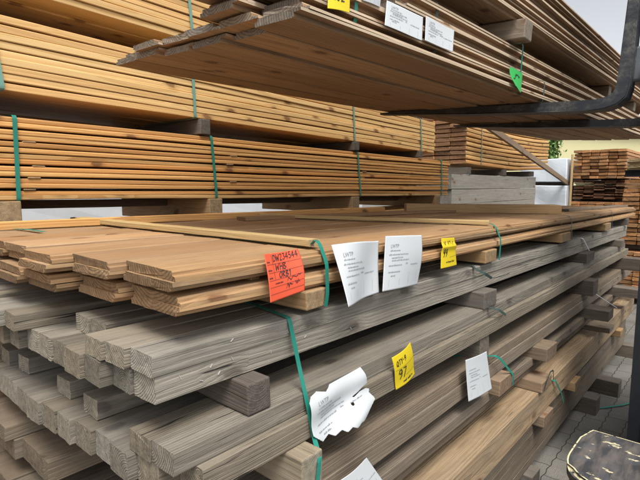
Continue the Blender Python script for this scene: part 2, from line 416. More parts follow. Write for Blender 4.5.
w = bpy.data.worlds.new('World'); S.world = w; w.use_nodes = True
nt = w.node_tree; bg = nt.nodes['Background']
sky = nt.nodes.new('ShaderNodeTexSky'); sky.sky_type = 'NISHITA'; sky.sun_disc = False
SUN_EL, SUN_AZ = R(61), R(-125)      # direction towards the sun in the XY plane: behind and right of the camera
sky.sun_elevation = SUN_EL; sky.sun_rotation = R(90)-SUN_AZ
sky.dust_density = 3; sky.ozone_density = 1
bw = nt.nodes.new('ShaderNodeRGBToBW'); nt.links.new(sky.outputs[0], bw.inputs[0])
mul = nt.nodes.new('ShaderNodeMix'); mul.data_type = 'RGBA'; mul.blend_type = 'MULTIPLY'; mul.inputs[0].default_value = 1
nt.links.new(bw.outputs[0], mul.inputs[6]); mul.inputs[7].default_value = (.97, 1.0, 1.04, 1)
mx = nt.nodes.new('ShaderNodeMix'); mx.data_type = 'RGBA'; mx.inputs[0].default_value = .95
nt.links.new(sky.outputs[0], mx.inputs[6]); nt.links.new(mul.outputs[2], mx.inputs[7])
nt.links.new(mx.outputs[2], bg.inputs[0]); bg.inputs[1].default_value = .12
sl = bpy.data.lights.new('sun', 'SUN'); sl.energy = 1.5; sl.angle = R(25); sl.color = (1, .95, .87)
so = bpy.data.objects.new('sun', sl); C.objects.link(so)
sd = Vector((math.cos(SUN_EL)*math.cos(SUN_AZ), math.cos(SUN_EL)*math.sin(SUN_AZ), math.sin(SUN_EL)))
so.rotation_euler = sd.to_track_quat('Z', 'Y').to_euler(); so.location = (0, -6, 12)

cam = bpy.data.cameras.new('camera'); cam.sensor_width = 36; cam.lens = 27; cam.clip_start = .02; cam.clip_end = 1500
co = bpy.data.objects.new('camera', cam); C.objects.link(co); S.camera = co
psi, phi = R(41.337), R(6.537)
co.location = (0, 0, 1.6); co.rotation_euler = (R(90)-phi, 0, psi-R(90))
S.view_settings.view_transform = 'Standard'; S.view_settings.look = 'None'; S.view_settings.exposure = 1.27; S.view_settings.gamma = 1
S.view_settings.use_curve_mapping = False

# ------------------------------------------------------------------ MAIN STACK
# --- orange cladding bundle
F = frame((0, .80, 1.349), 0, -.011)
cw, ct = .194, .0218
XT = [[.500, .478, .425, .405, .440, .430], [.505, .482, .418, .412, .432, .44], [.484, .452, .402, .435, .420, .45], [.490, .458, .408, .428, .425, .46]]
for c in range(4):
    for j in range(6):
        prof = 'lip_high' if c % 2 == 0 else 'lip_low'
        z = c*(ct-.0012) + (.0125 if c >= 2 else 0)
        me = board_mesh('cladding_board', 5.14 + .03*((c+j) % 3), cw-.003, ct-.0018, 'clad', prof, (c*2+j) % 5, .0035, .0012)
        lab = 'orange-brown cladding board, %s course from the top, %s from the front of its bundle' % (ORD[3-c], ORD[j])
        put('cladding_board', me, F, XT[c][j]+rnd.uniform(-.004, .004), j*cw + (.02 if c < 2 and j else 0), z, lab, 'board', 'orange cladding boards of the top bundle')
for i, x in enumerate((.72, 1.35, 2.1, 3.2, 4.5)):
    o = link('sticker', bearer_mesh(1.1, .03, .0112, 'bearer', i)); o.location = (x, .83, 1.349-.011*x+2*(ct-.0012))
    tag(o, 'thin sticker between the two board pairs of the cladding bundle, %s from the near end' % ORD[i], 'sticker', 'stickers in the cladding bundle')
# bearers under it
g1 = 'bearers under the orange cladding bundle'
for i, (x, z0, z1, W, m, lab) in enumerate([
    (.885, 1.2905, 1.3375, .082, 'bearer', 'orange bearer block under the cladding bundle below the near green strap'),
    (2.00, 1.2735, 1.325, .12, 'bearer', 'orange bearer block under the cladding bundle just right of the yellow 99 tag'),
    (3.16, 1.2585, 1.3125, .20, 'bearer', 'wide orange bearer block under the cladding bundle at its thin far strap'),
    (4.35, 1.2435, 1.2995, .2, 'bearer', 'orange bearer block near the far end of the cladding bundle'),
    (5.22, 1.232, 1.290, .09, 'bearer_grey', 'grey bearer block under the very far end of the cladding bundle')]):
    bearer(x, .788, 1.95, z0, z1, W, m, lab, g1, i)

# --- upper grey beams
F = frame((0, .812, 1.200), 0, -.0125)
up = [(0, .434), (.0785, .420), (.157, .41), (.274, .475), (.354, .47), (.52, .36), (.60, .345), (.68, .33), (.80, .36), (.90, .33), (1.0, .35), (1.09, .32)]
for j, (y, x) in enumerate(up):
    me = board_mesh('weathered_beam', 4.9+.02*(j % 3), .0765, .0425, 'beam', 'plain', j % 6, .0015, .0010)
    put('weathered_beam', me, F, x+.008, y, .0432, 'weathered grey beam, upper course of the upper grey bundle, %s from the front' % ORD[j], 'beam', 'grey beams of the upper grey bundle')
lo = [.436, .428, .402, .392, .398, .392, .392, .372, .36, .352, .345, .35, .335, .34]
for j, x in enumerate(lo):
    me = board_mesh('weathered_beam', 4.9+.02*(j % 3), .0765, .0565, 'beam', 'plain', (j+3) % 6, .0015, .0010)
    put('weathered_beam', me, F, x+.014, .004+j*.0785, -.014, 'weathered grey beam, lower course of the upper grey bundle, %s from the front' % ORD[j], 'beam', 'grey beams of the upper grey bundle')
def staples(ob, pts):
    for k, (x, z, a) in enumerate(pts):
        bm = bmesh.new(); add_box(bm, -.0045, .0045, -.0018, .0006, -.0006, .0006)
        st = bm_obj('staple', bm, M['staple'], ob); st.location = (x, 0, z); st.rotation_euler = (0, a, 0)
fb_ = [o for o in C.objects if o.name.startswith('weathered_beam') and 'first from the front' in o['label'] and 'upper grey' in o['label']]
for o_ in fb_:
    low = 'lower course' in o_['label']
    staples(o_, [(.055, .040, 1.2), (.13, .043, -1.0), (.185, .044, 1.1), (.105, .018, .4), (.15, .022, -.9), (.30, .03, 1.3), (.42, .040, -.6), (.61, .02, 1.0)] if low else [(.19, .030, -.7), (.36, .012, 1.0), (.52, .03, .5)])
g2 = 'bearers between the two grey bundles'
for i, (x, z0, z1, W, m, lab) in enumerate([
    (.668, 1.105, 1.1755, .066, 'bearer_dark', 'dark round-cornered bearer block between the grey bundles, nearest one'),
    (1.95, 1.092, 1.1595, .13, 'bearer_grey', 'grey-brown bearer block between the grey bundles, right of the yellow 99 tag'),
    (3.70, 1.0745, 1.1375, .22, 'bearer_dark', 'grey bearer block between the grey bundles under the white strap'),
    (4.9, 1.0625, 1.1225, .12, 'bearer_grey', 'grey bearer block between the grey bundles at their far end')]):
    bearer(x, .763, 1.9, z0, z1, W, m, lab, g2, i+10)

# --- lower grey beams
F = frame((0, .750, 1.000), .0075, -.0095)
upc = [(.006, .444), (.0845, .440), (.33, .450), (.49, .452), (.75, .442), (.87, .43), (1.0, .45)]
for j, (y, x) in enumerate(upc):
    me = board_mesh('weathered_beam', 4.75+.02*(j % 3), .0765, .047, 'beam', 'plain', (j+1) % 6, .0015, .0012)
    put('weathered_beam', me, F, x+.006, y, .0615, 'weathered grey beam, upper course of the lower grey bundle, %s from the front' % ORD[j], 'beam', 'grey beams of the lower grey bundle')
loc = [.50, .452, .430, .436, .425, .413, .408, .398, .401, .403, .404, .40, .41, .4]
for j, x in enumerate(loc):
    me = board_mesh('weathered_beam', 4.75+.02*(j % 3), .0765, .0605, 'beam', 'plain', (j+4) % 6, .0015, .0012)
    put('weathered_beam', me, F, x, -.014+j*.079, 0, 'weathered grey beam, lower course of the lower grey bundle, %s from the front' % ORD[j], 'beam', 'grey beams of the lower grey bundle')
g3 = 'bearers under the lower grey bundle'
for i, (x, y0, z0, z1, W, m, lab) in enumerate([
    (.762, .692, .8985, .991, .068, 'bearer_pale', 'pale ribbed bearer block under the lower grey bundle behind the long green strap'),
    (1.9, .76, .8815, .981, .09, 'bearer_grey', 'dark bearer block tucked under the lower grey bundle behind the white sheet'),
    (3.62, .705, .8605, .964, .14, 'bearer_dark', 'dark grey bearer block jutting out under the lower grey bundle at its middle'),
    (5.05, .46, .8435, .951, .14, 'bearer_dark', 'long dark grey bearer block jutting out under the far end of the lower grey bundle')]):
    bearer(x, y0, 1.85, z0, z1, W, m, lab, g3, i+20)

# --- brown planks (two courses)
F = frame((0, .742, .835), .006, -.0125)
for c in range(2):
    for j in range(6):
        x = ([.60, .62, .66, .43, .41, .42] if c == 0 else [.84, .86, .90, .74, .388, .385])[j]
        me = board_mesh('weathered_plank', 4.9, .197, [.061, .044][c], 'plank_brown', 'plain', j % 4 + c, .002, .0016)
        put('weathered_plank', me, F, x, j*.2+(.014 if c == 0 else 0)-(.012 if c == 0 else 0)+(.008 if c else 0), [0, .062][c]-.032, 'grey-brown plank, %s course of the plank bundle under the grey beams, %s from the front' % (['lower', 'upper'][c], ORD[j]), 'plank', 'brown planks under the grey beams')
g4 = 'bearers under the brown planks'
for i, (x, y0, z0, z1, W, m, lab) in enumerate([
    (.80, .80, .727, .792, .09, 'bearer', 'bearer block deep under the brown planks at their near end'),
    (2.03, .712, .708, .776, .14, 'bearer_brown', 'reddish bearer block end wrapped by a green strap beside the white sheet'),
    (2.62, .690, .70, .7685, .17, 'bearer_brown', 'large orange-brown bearer block end above the pale beams'),
    (3.72, .62, .683, .755, .16, 'bearer_grey', 'brown bearer block jutting far out under the planks towards the far end'),
    (4.7, .42, .668, .7425, .14, 'bearer_grey', 'long brown bearer block jutting out at the far end of the planks')]):
    bearer(x, y0, 1.8, z0, z1, W, m, lab, g4, i+30)

# --- second plank bundle
F = frame((0, .752, .652), .004, -.0145)
for c in range(2):
    for j in range(6):
        me = board_mesh('weathered_plank', 4.8, .195, [.05, .044][c], 'plank_brown', 'plain', (j+c+2) % 5, .002, .0016)
        put('weathered_plank', me, F, rnd.uniform(.38, .46), j*.2+(.022 if c == 0 else 0), [0, .051][c]-.003, 'brown plank, %s course of the second plank bundle from the ground, %s from the front' % (['lower', 'upper'][c], ORD[j]), 'plank', 'brown planks of the second bundle')
g5 = 'bearers on the pale beams'
for i, (x, y0, W, m, lab) in enumerate([(1.0, .76, .09, 'bearer', 'bearer block low in the stack above the pale beams at their near end'),
    (2.55, .688, .16, 'bearer_brown', 'orange bearer block with a dark strap loop sitting on the pale beam'),
    (3.9, .64, .14, 'bearer_pale', 'pale bearer block on the far part of the pale beams')]):
    bearer(x, y0, 1.8, .562-.002*x, .648-.0145*x, W, m, lab, g5, i+40)
# --- pale beams
F = frame((0, .700, .412), .002, -.002)
for c in range(2):
    for j in range(9):
        me = board_mesh('pale_beam', 4.9, .118, .0745, 'beam_pale', 'plain', (j+c) % 4, .002, .002)
        put('pale_beam', me, F, rnd.uniform(.40, .46), j*.121+(.006 if c == 0 else 0), c*.0752, 'pale brown beam, %s course of the pale beam bundle near the ground, %s from the front' % (['lower', 'upper'][c], ORD[j]), 'beam', 'pale beams low in the stack')
g6 = 'bearers under the pale beams'
for i, (x, y0, W, m, lab) in enumerate([(1.0, .72, .09, 'bearer', 'bearer block under the near part of the pale beams'),
    (2.62, .688, .16, 'bearer_brown', 'orange bearer block under the pale beams, nearer of the two jutting out'),
    (3.20, .684, .14, 'bearer', 'orange bearer block under the pale beams, farther of the two jutting out'),
    (4.6, .68, .12, 'bearer', 'orange bearer block under the far end of the pale beams')]):
    bearer(x, y0, 1.8, .345, .408-.002*x, W, m, lab, g6, i+50)
# --- bottom planks
F = frame((0, .742, .116), 0, 0)
for c in range(5):
    for j in range(5):
        me = board_mesh('weathered_plank', 4.8, .217, .0445, 'plank_brown', 'plain', (j+c) % 5, .0025, .002)
        put('weathered_plank', me, F, rnd.uniform(.38, .5), j*.22+rnd.uniform(0, .012), c*.0452, 'grey-brown plank, %s course above the ground in the bottom bundle, %s from the front' % (ORD[c], ORD[j]), 'plank', 'planks of the bottom bundle')
g7 = 'ground bearers under the whole stack'
for i, (x, y0, lab) in enumerate([(1.1, .70, 'dark ground bearer under the near end of the bottom planks'), (2.5, .70, 'dark ground bearer under the bottom planks beside the chipped mudguard'),
    (3.72, .66, 'dark ground bearer at the near end of the green strap on the paving'), (4.15, .60, 'dark ground bearer sticking out onto the paving beyond the green strap'), (5.2, .50, 'dark ground bearer at the far end sticking out towards the forklift')]):
    bearer(x, y0, 1.8, 0, .1145, .12, 'bearer_grey', lab, g7, i+60)

# --- loose sticks on top of the cladding
def stick(name, p, q, wd, th, mat, label, cat, roll=0, prof='plain', var=0):
    p = Vector(p); q = Vector(q); d = q-p
    o = link(name, board_mesh(name, d.length, wd, th, mat, prof, var, .002, .001))
    o.location = p; o.rotation_euler = (roll, -math.asin(d.z/d.length), math.atan2(d.y, d.x))
    return tag(o, label, cat)
stick('batten', (.872, 2.20, 1.4405), (.905, .835, 1.4405), .045, .018, 'batten', 'yellow batten lying across the cladding boards and ending at the near green strap', 'batten')
stick('batten', (1.72, 1.95, 1.4295), (2.06, .83, 1.4275), .04, .016, 'batten', 'thin yellow batten across the cladding boards ending at the second green strap', 'batten', 0, 'plain', 1)
stick('plank', (2.88, 1.74, 1.413), (3.52, .92, 1.406), .11, .058, 'plank_tan', 'thick brown plank lying askew on top of the cladding boards', 'plank', 0, 'plain', 2)
stick('batten', (.50, 1.98, 1.439), (2.9, 1.93, 1.413), .045, .030, 'rack', 'long brown batten along the back edge of the cladding bundle', 'batten', 0, 'plain', 3)
stick('plank', (1.5, 1.80, 1.428), (3.2, 1.45, 1.410), .09, .016, 'clad', 'thin loose board lying on the cladding boards behind the thick plank', 'plank', 0, 'plain', 4)
stick('plank', (3.95, .98, 1.400), (5.62, .86, 1.382), .10, .018, 'plank_brown', 'pale grey loose board on the far end of the cladding bundle', 'plank', 0, 'plain', 5)

# ------------------------------------------------------------------ straps
def ribbon(name, pts, width, mat, label, wdir=(1, 0, 0), th=.0009, group=None, twist=None):
    bm = bmesh.new(); W = Vector(wdir).normalized(); P = [Vector(p) for p in pts]
    # smooth the path a little
    Q = [P[0]]
    for i in range(1, len(P)-1):
        a = P[i-1].lerp(P[i], max(.5, 1-.012/max(.013, (P[i]-P[i-1]).length))); b = P[i+1].lerp(P[i], max(.5, 1-.012/max(.013, (P[i+1]-P[i]).length)))
        Q += [a, (a+b)/2*.5+P[i]*.5, b]
    Q.append(P[-1])
    rows = []
    for i, p in enumerate(Q):
        t = (Q[min(i+1, len(Q)-1)]-Q[max(i-1, 0)]).normalized()
        wv = (W - t*W.dot(t)).normalized(); n = t.cross(wv).normalized()
        rows.append([bm.verts.new(p+wv*sx*width/2+n*sz*th) for sx, sz in ((-1, -.5), (1, -.5), (1, .5), (-1, .5))])
    for a, b in zip(rows, rows[1:]):
        for i in range(4): bm.faces.new((a[i], a[(i+1) % 4], b[(i+1) % 4], b[i]))
    bm.faces.new(rows[0]); bm.faces.new(rows[-1][::-1])
    o = bm_obj(name, bm, M[mat]); return tag(o, label, 'strap', group)
gs = 'plastic straps round the bundles'
SW = .013
ribbon('strap', [(.90, 1.99, 1.30), (.90, 1.992, 1.4385), (.912, 1.4, 1.4385), (.922, .86, 1.4385), (.918, .833, 1.447), (.915, .822, 1.461), (.914, .806, 1.453), (.918, .784, 1.40), (.917, .781, 1.32), (.912, .783, 1.292)], SW, 'strap', 'bright green strap curving over the cladding bundle right of the orange tag', group=gs)
ribbon('strap', [(1.735, 1.99, 1.30), (1.735, 1.992, 1.4265), (2.07, .86, 1.4255), (2.066, .828, 1.436), (2.07, .80, 1.42), (2.085, .782, 1.36), (2.075, .782, 1.275)], SW, 'strap', 'green strap round the cladding bundle right of the yellow 99 tag', group=gs)
ribbon('strap', [(3.26, 1.99, 1.30), (3.26, 1.992, 1.412), (3.26, .81, 1.412), (3.26, .792, 1.40), (3.265, .784, 1.27)], .010, 'strap_dark', 'thin dark strap round the cladding bundle at its wide middle bearer', group=gs)
ribbon('strap', [(4.5, 1.99, 1.30), (4.5, 1.992, 1.399), (4.5, .81, 1.399), (4.5, .792, 1.385), (4.5, .786, 1.25)], .010, 'strap_dark', 'thin dark strap near the far end of the cladding bundle', group=gs)
ribbon('strap', [(.57, 1.97, 1.443), (.585, 1.90, 1.4445), (.60, 1.78, 1.4425)], .018, 'strap', 'short green strap end lying on the back edge of the cladding boards', group=gs)
ribbon('strap', [(.86, 1.9, 1.279), (.832, .96, 1.2805), (.806, .809, 1.279), (.815, .785, 1.16), (.806, .745, 1.065), (.806, .728, 1.0), (.782, .688, .975), (.768, .686, .90), (.76, .70, .892)], SW, 'strap', 'long bright green strap down the front of both grey bundles', group=gs)
ribbon('strap', [(1.95, 1.4, 1.268), (1.90, .83, 1.2685), (1.86, .795, 1.262), (1.92, .78, 1.235), (2.02, .79, 1.20)], .012, 'strap_dark', 'dark loose strap loop on the front of the upper grey bundle', group=gs)
ribbon('strap', [(1.86, 1.2, 1.0925), (1.93, .76, 1.094), (1.97, .735, 1.08), (2.04, .73, 1.045)], .012, 'strap_dark', 'dark strap end bent over the lower grey bundle by its middle', group=gs)
ribbon('strap', [(3.55, 1.2, 1.2425), (3.60, .815, 1.2425), (3.63, .80, 1.235), (3.85, .79, 1.10)], .010, 'paper', 'thin white strap over the upper grey bundle towards its far end', group=gs)
ribbon('strap', [(1.80, .90, .8885), (1.95, .735, .886), (1.99, .728, .865), (2.10, .707, .764), (2.10, .707, .715)], .012, 'strap', 'green strap slanting from the brown planks to the reddish bearer block', group=gs)
ribbon('strap', [(2.5, .686, .565), (2.52, .681, .61), (2.58, .683, .64), (2.64, .685, .63), (2.66, .687, .57)], .010, 'strap_dark', 'dark strap loop on the orange bearer block above the pale beam', group=gs)
ribbon('strap', [(2.62, 1.2, .5615), (2.68, .72, .5615), (2.72, .692, .545), (2.85, .690, .43), (2.9, .688, .36)], .012, 'strap', 'green strap over the front edge of the pale beam', group=gs)
ribbon('strap', [(3.6, .9, .866), (3.66, .72, .866), (3.8, .60, .752)], .010, 'paper', 'thin white strap slanting over the far part of the brown planks', group=gs)
ribbon('strap', [(3.80, .66, .008), (3.95, .55, .012), (4.15, .46, .006), (4.4, .40, .010)], .014, 'strap', 'loose green strap lying on the paving', wdir=(.3, 1, .2), group=gs)

# ------------------------------------------------------------------ BACK RACK (three bundles one above the other)
def pack(F, x0, L, rows, W, T, pitch, mat, name, depth_full, depth, prof, labelfmt, cat, group, warp=.006, jx=.02, wid=None, bow=0, full=None):
    for c in range(rows):
        oy = rnd.uniform(-.005, .006)
        d = depth_full if (full is None and c in (0, rows-1)) or (full and c in full) else depth
        for j in range(d):
            me = board_mesh(name, L, W, T, mat, prof, (c*3+j) % 7, warp, .0015, bow=bow)
            z = pitch(c) if callable(pitch) else c*pitch
            put(name, me, F, x0+rnd.uniform(-jx, jx), j*(W+.004)+rnd.uniform(-.002, .002)+oy, z, labelfmt % (ORD[c], ORD[j]), cat, group)
# support bundle under the rack
F = frame((0, 2.22, 0))
pack(F, -1.4, 5.75, 4, .145, .14, lambda c: .115+c*.150, 'rack', 'pine_board', 3, 3, 'plain', 'honey pine board in the bottom rack bundle, %s course from below, %s from the front', 'board', 'boards of the bottom rack bundle')
for i, x in enumerate((-1, .65, 1.8, 3.0, 4.1)):
    bearer(x, 2.21, 3.2, 0, .114, .1, 'bearer_grey', 'ground bearer under the bottom rack bundle, %s from the left' % ORD[i], 'ground bearers of the rack', i)
F = frame((0, 2.22, .80))
pack(F, -1.4, 5.75, 4, .145, .14, lambda c: c*.15, 'rack', 'pine_board', 3, 3, 'plain', 'honey pine board in the second rack bundle, %s course from below, %s from the front', 'board', 'boards of the second rack bundle')
for i, x in enumerate((-1, .65, 1.8, 3.0, 4.1)):
    bearer(x, 2.21, 3.2, .706, .799, .1, 'bearer', 'bearer between the two hidden rack bundles, %s from the left' % ORD[i], 'bearers low in the rack', i)
# lower visible bundle: 7 pairs of boards
F = frame((0, 2.2, 1.5445), 0, -.010)
pack(F, -1.4, 5.82, 14, .143, .0195, lambda c: (c//2)*.0482+(c % 2)*.0203, 'rack', 'pine_board', 7, 7, 'round', 'honey pine board in the lower rack bundle, %s course from below, %s from the front', 'board', 'boards of the lower rack bundle', warp=.004)
for i, x in enumerate((-.9, .62, 1.62, 2.9, 4.2)):
    bearer(x, 2.19, 3.2, 1.391+.0, 1.5425-.0102*x-.001, .085, 'bearer', 'orange bearer block below the lower rack bundle, %s from the left' % ORD[i], 'bearers under the lower rack bundle', i)
bearer(.925, 2.3, 2.36, 1.391, 1.45, .03, 'bearer', 'small loose block standing under the lower rack bundle', None, 2)
o = link('plank', board_mesh('tucked_plank', 5.0, .12, .042, 'plank_brown', 'plain', 1)); o.location = (-.7, 2.62, 1.500); o.rotation_euler = (0, .0102, 0)
tag(o, 'dark plank tucked lengthwise under the lower rack bundle between its bearers', 'plank')
for k in range(9):   # small stickers peeping out between the pairs
    x = [.70, .72, .74, .71, 1.75, 1.73, 1.76, 3.0, 3.02][k]; c = [1, 2, 3, 5, 2, 4, 5, 3, 4][k]
    o = link('sticker', bearer_mesh(.5, .05, .0065, 'bearer', k)); o.location = (x, 2.197, 1.5445-.0102*x+c*.0482-.0080)
    tag(o, 'thin wooden sticker between board pairs of the lower rack bundle, under pair %s, %s along' % (ORD[c], ORD[k % 4]), 'sticker', 'stickers in the lower rack bundle')
for k in range(6):  # added laths, only there to block light showing through between the board pairs
    o = link('lath', board_mesh('lath', 5.7, .035, .0062, 'plank_brown', 'plain', k)); o.location = (-1.35, 2.52, 1.5445+.0138+(k+1)*.0482-.0079); o.rotation_euler = (0, .010, 0)
    tag(o, 'added thin lath blocking light in the lower rack bundle, in the %s gap from below' % ORD[k], 'lath', 'added light-blocking laths in the lower rack bundle')
# yellow bundle
F = frame((0, 2.2, 1.985), 0, -.022)
pack(F, -1.4, 5.52, 9, .143, .0285, .0312, 'yellow', 'pine_board', 7, 3, 'soft', 'yellow pine board in the middle rack bundle, %s course from below, %s from the front', 'board', 'boards of the middle rack bundle', warp=.005)
for i, x in enumerate((-.9, .58, 1.56, 2.9, 3.85)):
    bearer(x, 2.185, 3.2, 1.885-.0102*x, 1.983-.0221*x, .062, 'bearer_grey', 'grey bearer block between the lower and the yellow rack bundle, %s from the left' % ORD[i], 'bearers under the yellow rack bundle', i)
# top bundle
F = frame((0, 2.2, 2.375), 0, -.024)
pack(F, -1.4, 5.6, 12, .143, .0285, .0312, 'yellow', 'pine_board', 7, 3, 'soft', 'yellow pine board in the top rack bundle, %s course from below, %s from the front', 'board', 'boards of the top rack bundle', warp=.005)
for i, x in enumerate((-.9, .52, 1.56, 2.9, 3.85)):
    bearer(x, 2.21, 3.2, 2.27-.0221*x, 2.373-.0241*x, .09, 'bearer_grey', 'bearer block between the yellow and the top rack bundle, %s from the left' % ORD[i], 'bearers under the top rack bundle', i)
gr = 'straps round the rack bundles'
def rstrap(x0, x1, z0, z1, y, mat, label):
    ribbon('strap', [(x1, y+.6, z1+.004), (x1, y+.004, z1+.004), (x1, y-.003, z1-.01), (x0, y-.0035, z0+.01), (x0, y+.0, z0-.004), (x0, y+.5, z0-.004)], .016, mat, label, group=gr)
for (xa, xb, lab) in [(.655, .66, 'leftmost'), (1.625, 1.60, 'second from the left'), (2.96, 2.92, 'third from the left'), (4.27, 4.25, 'rightmost')]:
    rstrap(xa, xb, 1.5445-.0102*xa, 1.5445+.335-.0102*xa, 2.194, 'strap', 'green strap down the front of the lower rack bundle, %s' % lab)
for (xa, xb, lab) in [(.625, .60, 'leftmost'), (1.50, 1.49, 'second from the left'), (2.88, 2.86, 'third from the left'), (3.86, 3.84, 'rightmost')]:
    rstrap(xa, xb, 1.985-.0221*xa, 1.985+.280-.0221*xa, 2.192, 'strap_pale', 'pale green strap down the front of the yellow rack bundle, %s' % lab)
for (xa, xb, lab) in [(.52, .50, 'left one'), (1.50, 1.47, 'right one above the lifted boards')]:
    rstrap(xa, xb, 2.375-.0241*xa, 2.375+.373-.0241*xa, 2.192, 'strap_pale', 'pale green strap on the top rack bundle, %s' % lab)

# ------------------------------------------------------------------ stack beyond the rack: boards on grey squared timber
F = frame((0, 2.6, 0))
for c in range(9):
    for j in range(2):
        o = put('squared_timber', board_mesh('squared_timber', 3.05, .24, .176, 'sleeper', 'plain', (c+j) % 4, .003, .003), F, 5.30+.02*(c % 2), j*.25, .10+c*.1815,
            'grey squared timber beyond the rack, %s course from the ground, %s from the front' % (ORD[c], ORD[j]), 'timber', 'grey squared timbers beyond the rack')
for i, x in enumerate((5.6, 6.8, 8.0)):
    bearer(x, 2.58, 3.1, 0, .098, .12, 'bearer_grey', 'ground bearer under the grey squared timber, %s from the left' % ORD[i], 'ground bearers under the squared timber', i)
    bearer(x+.15, 2.59, 3.1, 1.735, 1.818, .12, 'bearer_grey', 'bearer between grey squared timber and curved boards, %s from the left' % ORD[i], 'bearers under the curved boards', i+3)
F = frame((0, 2.6, 1.83))
for c in range(11):
    for j in range(4):
        me = board_mesh('curved_board', 3.3, .21, .043, 'sag', 'round', (c+2*j) % 5, .006, .003, bow=-.035)
        put('curved_board', me, F, 5.66+rnd.uniform(-.02, .02), j*.216, .038+c*.0555, 'pine board sagging on the grey timber stack, %s course from below, %s from the front' % (ORD[c], ORD[j]), 'board', 'sagging boards on the grey timber')
ribbon('strap', [(6.1, 3.2, 2.49), (6.1, 2.594, 2.49), (6.1, 2.590, 2.47), (6.12, 2.590, 1.86), (6.12, 2.7, 1.84)], .016, 'strap_pale', 'pale strap round the sagging boards on the grey timber', group=gr)
stick('plank', (5.80, 2.44, 2.27), (10.2, 2.86, 1.60), .10, .045, 'bearer_x', 'grey-brown plank leaning diagonally from the sagging boards down to the white packs', 'plank') if False else None
M['plank_lean'] = wood('leaning_plank_wood', (0.342, 0.251, 0.171), (0.228, 0.149, 0.091), (0.342, 0.262, 0.194), ring=.008, fibre=.25, bump=.3)
stick('plank', (5.75, 2.40, 2.30), (10.10, 2.545, 1.600), .04, .08, 'plank_lean', 'grey-brown plank leaning diagonally from the sagging boards down to the white packs', 'plank')

# ------------------------------------------------------------------ white wrapped packs
def wrapped(x, y, z, L, W, H, label, seed):
    bm = bmesh.new(); add_box(bm, 0, L, 0, W, 0, H, .012, 1)
    bmesh.ops.subdivide_edges(bm, edges=bm.edges[:], cuts=6, use_grid_fill=True)
    for v in bm.verts:
        v.co += Vector((noise.noise(v.co*3+Vector((seed, 0, 0))), noise.noise(v.co*3+Vector((0, seed, 9))), noise.noise(v.co*3+Vector((5, 0, seed)))*.5))*.02
    o = bm_obj('wrapped_pack', bm, M['film'], None, False); o.location = (x, y, z)
    return tag(o, label, 'timber pack', 'white wrapped timber packs')
wrapped(9.95, 2.55, 1.66, 3.0, .85, .44, 'white wrapped timber pack beyond the leaning plank, upper one', 1)
wrapped(9.92, 2.53, 1.02, 3.0, .88, .57, 'white wrapped timber pack beyond the leaning plank, lower one', 2)
wrapped(9.95, 2.55, .10, 3.0, .85, .84, 'white wrapped timber pack beyond the leaning plank, on the ground', 3)
for i, z0, z1 in ((0, 0, .10), (1, .945, 1.018), (2, 1.592, 1.658)):
    bearer(10.25, 2.5, 3.45, z0, z1, .1, 'bearer_grey', 'bearer under a white wrapped pack, %s from the ground' % ORD[i], 'bearers of the white packs', i)
wrapped(.3, 4.6, .94, 2.6, 1.1, .78, 'white wrapped timber pack seen under the left of the rack', 4)
wrapped(3.2, 4.7, .94, 3.2, 1.1, .72, 'white wrapped timber pack seen under the middle of the rack', 5)
wrapped(.3, 4.6, .10, 2.6, 1.1, .80, 'lower white wrapped timber pack behind the left of the rack', 6)
wrapped(3.2, 4.7, .10, 3.2, 1.1, .80, 'lower white wrapped timber pack behind the middle of the rack', 7)
for i, x in enumerate((.8, 2.4, 3.7, 5.8)):
    bearer(x, 4.6, 5.6, 0, .097, .1, 'bearer_grey', 'ground bearer under white packs behind the rack, %s from the left' % ORD[i], 'bearers of the white packs', i)
    bearer(x, 4.65, 5.6, .905, .938, .1, 'bearer_grey', 'bearer between white packs behind the rack, %s from the left' % ORD[i], 'bearers of the white packs', i+2)
stick('stake', (9.3, 2.28, 0), (9.32, 2.29, 2.13), .035, .03, 'batten', 'thin pale upright stake in front of the white packs', 'stake')

# ------------------------------------------------------------------ far red-brown stacks
def farpack(x, y0, z0, rows, cols, W, T, gz, mat, name, lab, group, L=2.6, jx=.05, yaw=0):
    F = frame((x, y0, z0), yaw)
    for c in range(rows):
        for j in range(cols):
            me = board_mesh(name, L, W, T, mat, 'plain', (c*2+j) % 4, .003, .004, seg=6)
            put(name, me, F, rnd.uniform(-jx, jx), j*(W+.008)+rnd.uniform(-.004, .004), c*(T+gz), lab % (ORD[c], ORD[j]), 'board', group)
farpack(10, 1.62, .10, 6, 6, .132, .045, .012, 'far_end', 'far_board', 'red-brown board low in the far stack, %s row up, %s from right', 'board ends low in the far stack')
farpack(10, 1.62, .96, 6, 6, .132, .045, .012, 'far_end', 'far_board', 'red-brown board midway in the far stack, %s row up, %s from right', 'board ends in the middle of the far stack')
farpack(10.12, 1.58, 1.345, 15, 5, .166, .019, .004, 'far_dark', 'rough_board', 'dark rough board in the recessed far bundle, %s row up, %s from right', 'dark rough boards of the far stack', jx=.10)
farpack(10, 1.60, 1.72, 9, 6, .134, .045, .014, 'far_end', 'far_board', 'red-brown board atop the far stack, %s row up, %s from right', 'board ends on top of the far stack')
for i, (za, zb) in enumerate(((0, .098), (.445, .958), (1.305, 1.343), (1.693, 1.718))):
    for k, x in enumerate((10.5, 12.2)):
        bearer(x, 1.6, 2.4, za, zb, .12, 'bearer_grey', 'bearer in the far red-brown stack, layer %s up, %s one' % (ORD[i], ['near', 'rear'][k]), 'bearers of the far stack', i)
farpack(7.55, .28, .10, 11, 5, .185, .045, .011, 'far_end', 'far_board', 'red-brown board in the lower right stack, %s row up, %s from right', 'board ends of the right stack, lower half', L=2.0, jx=.03)
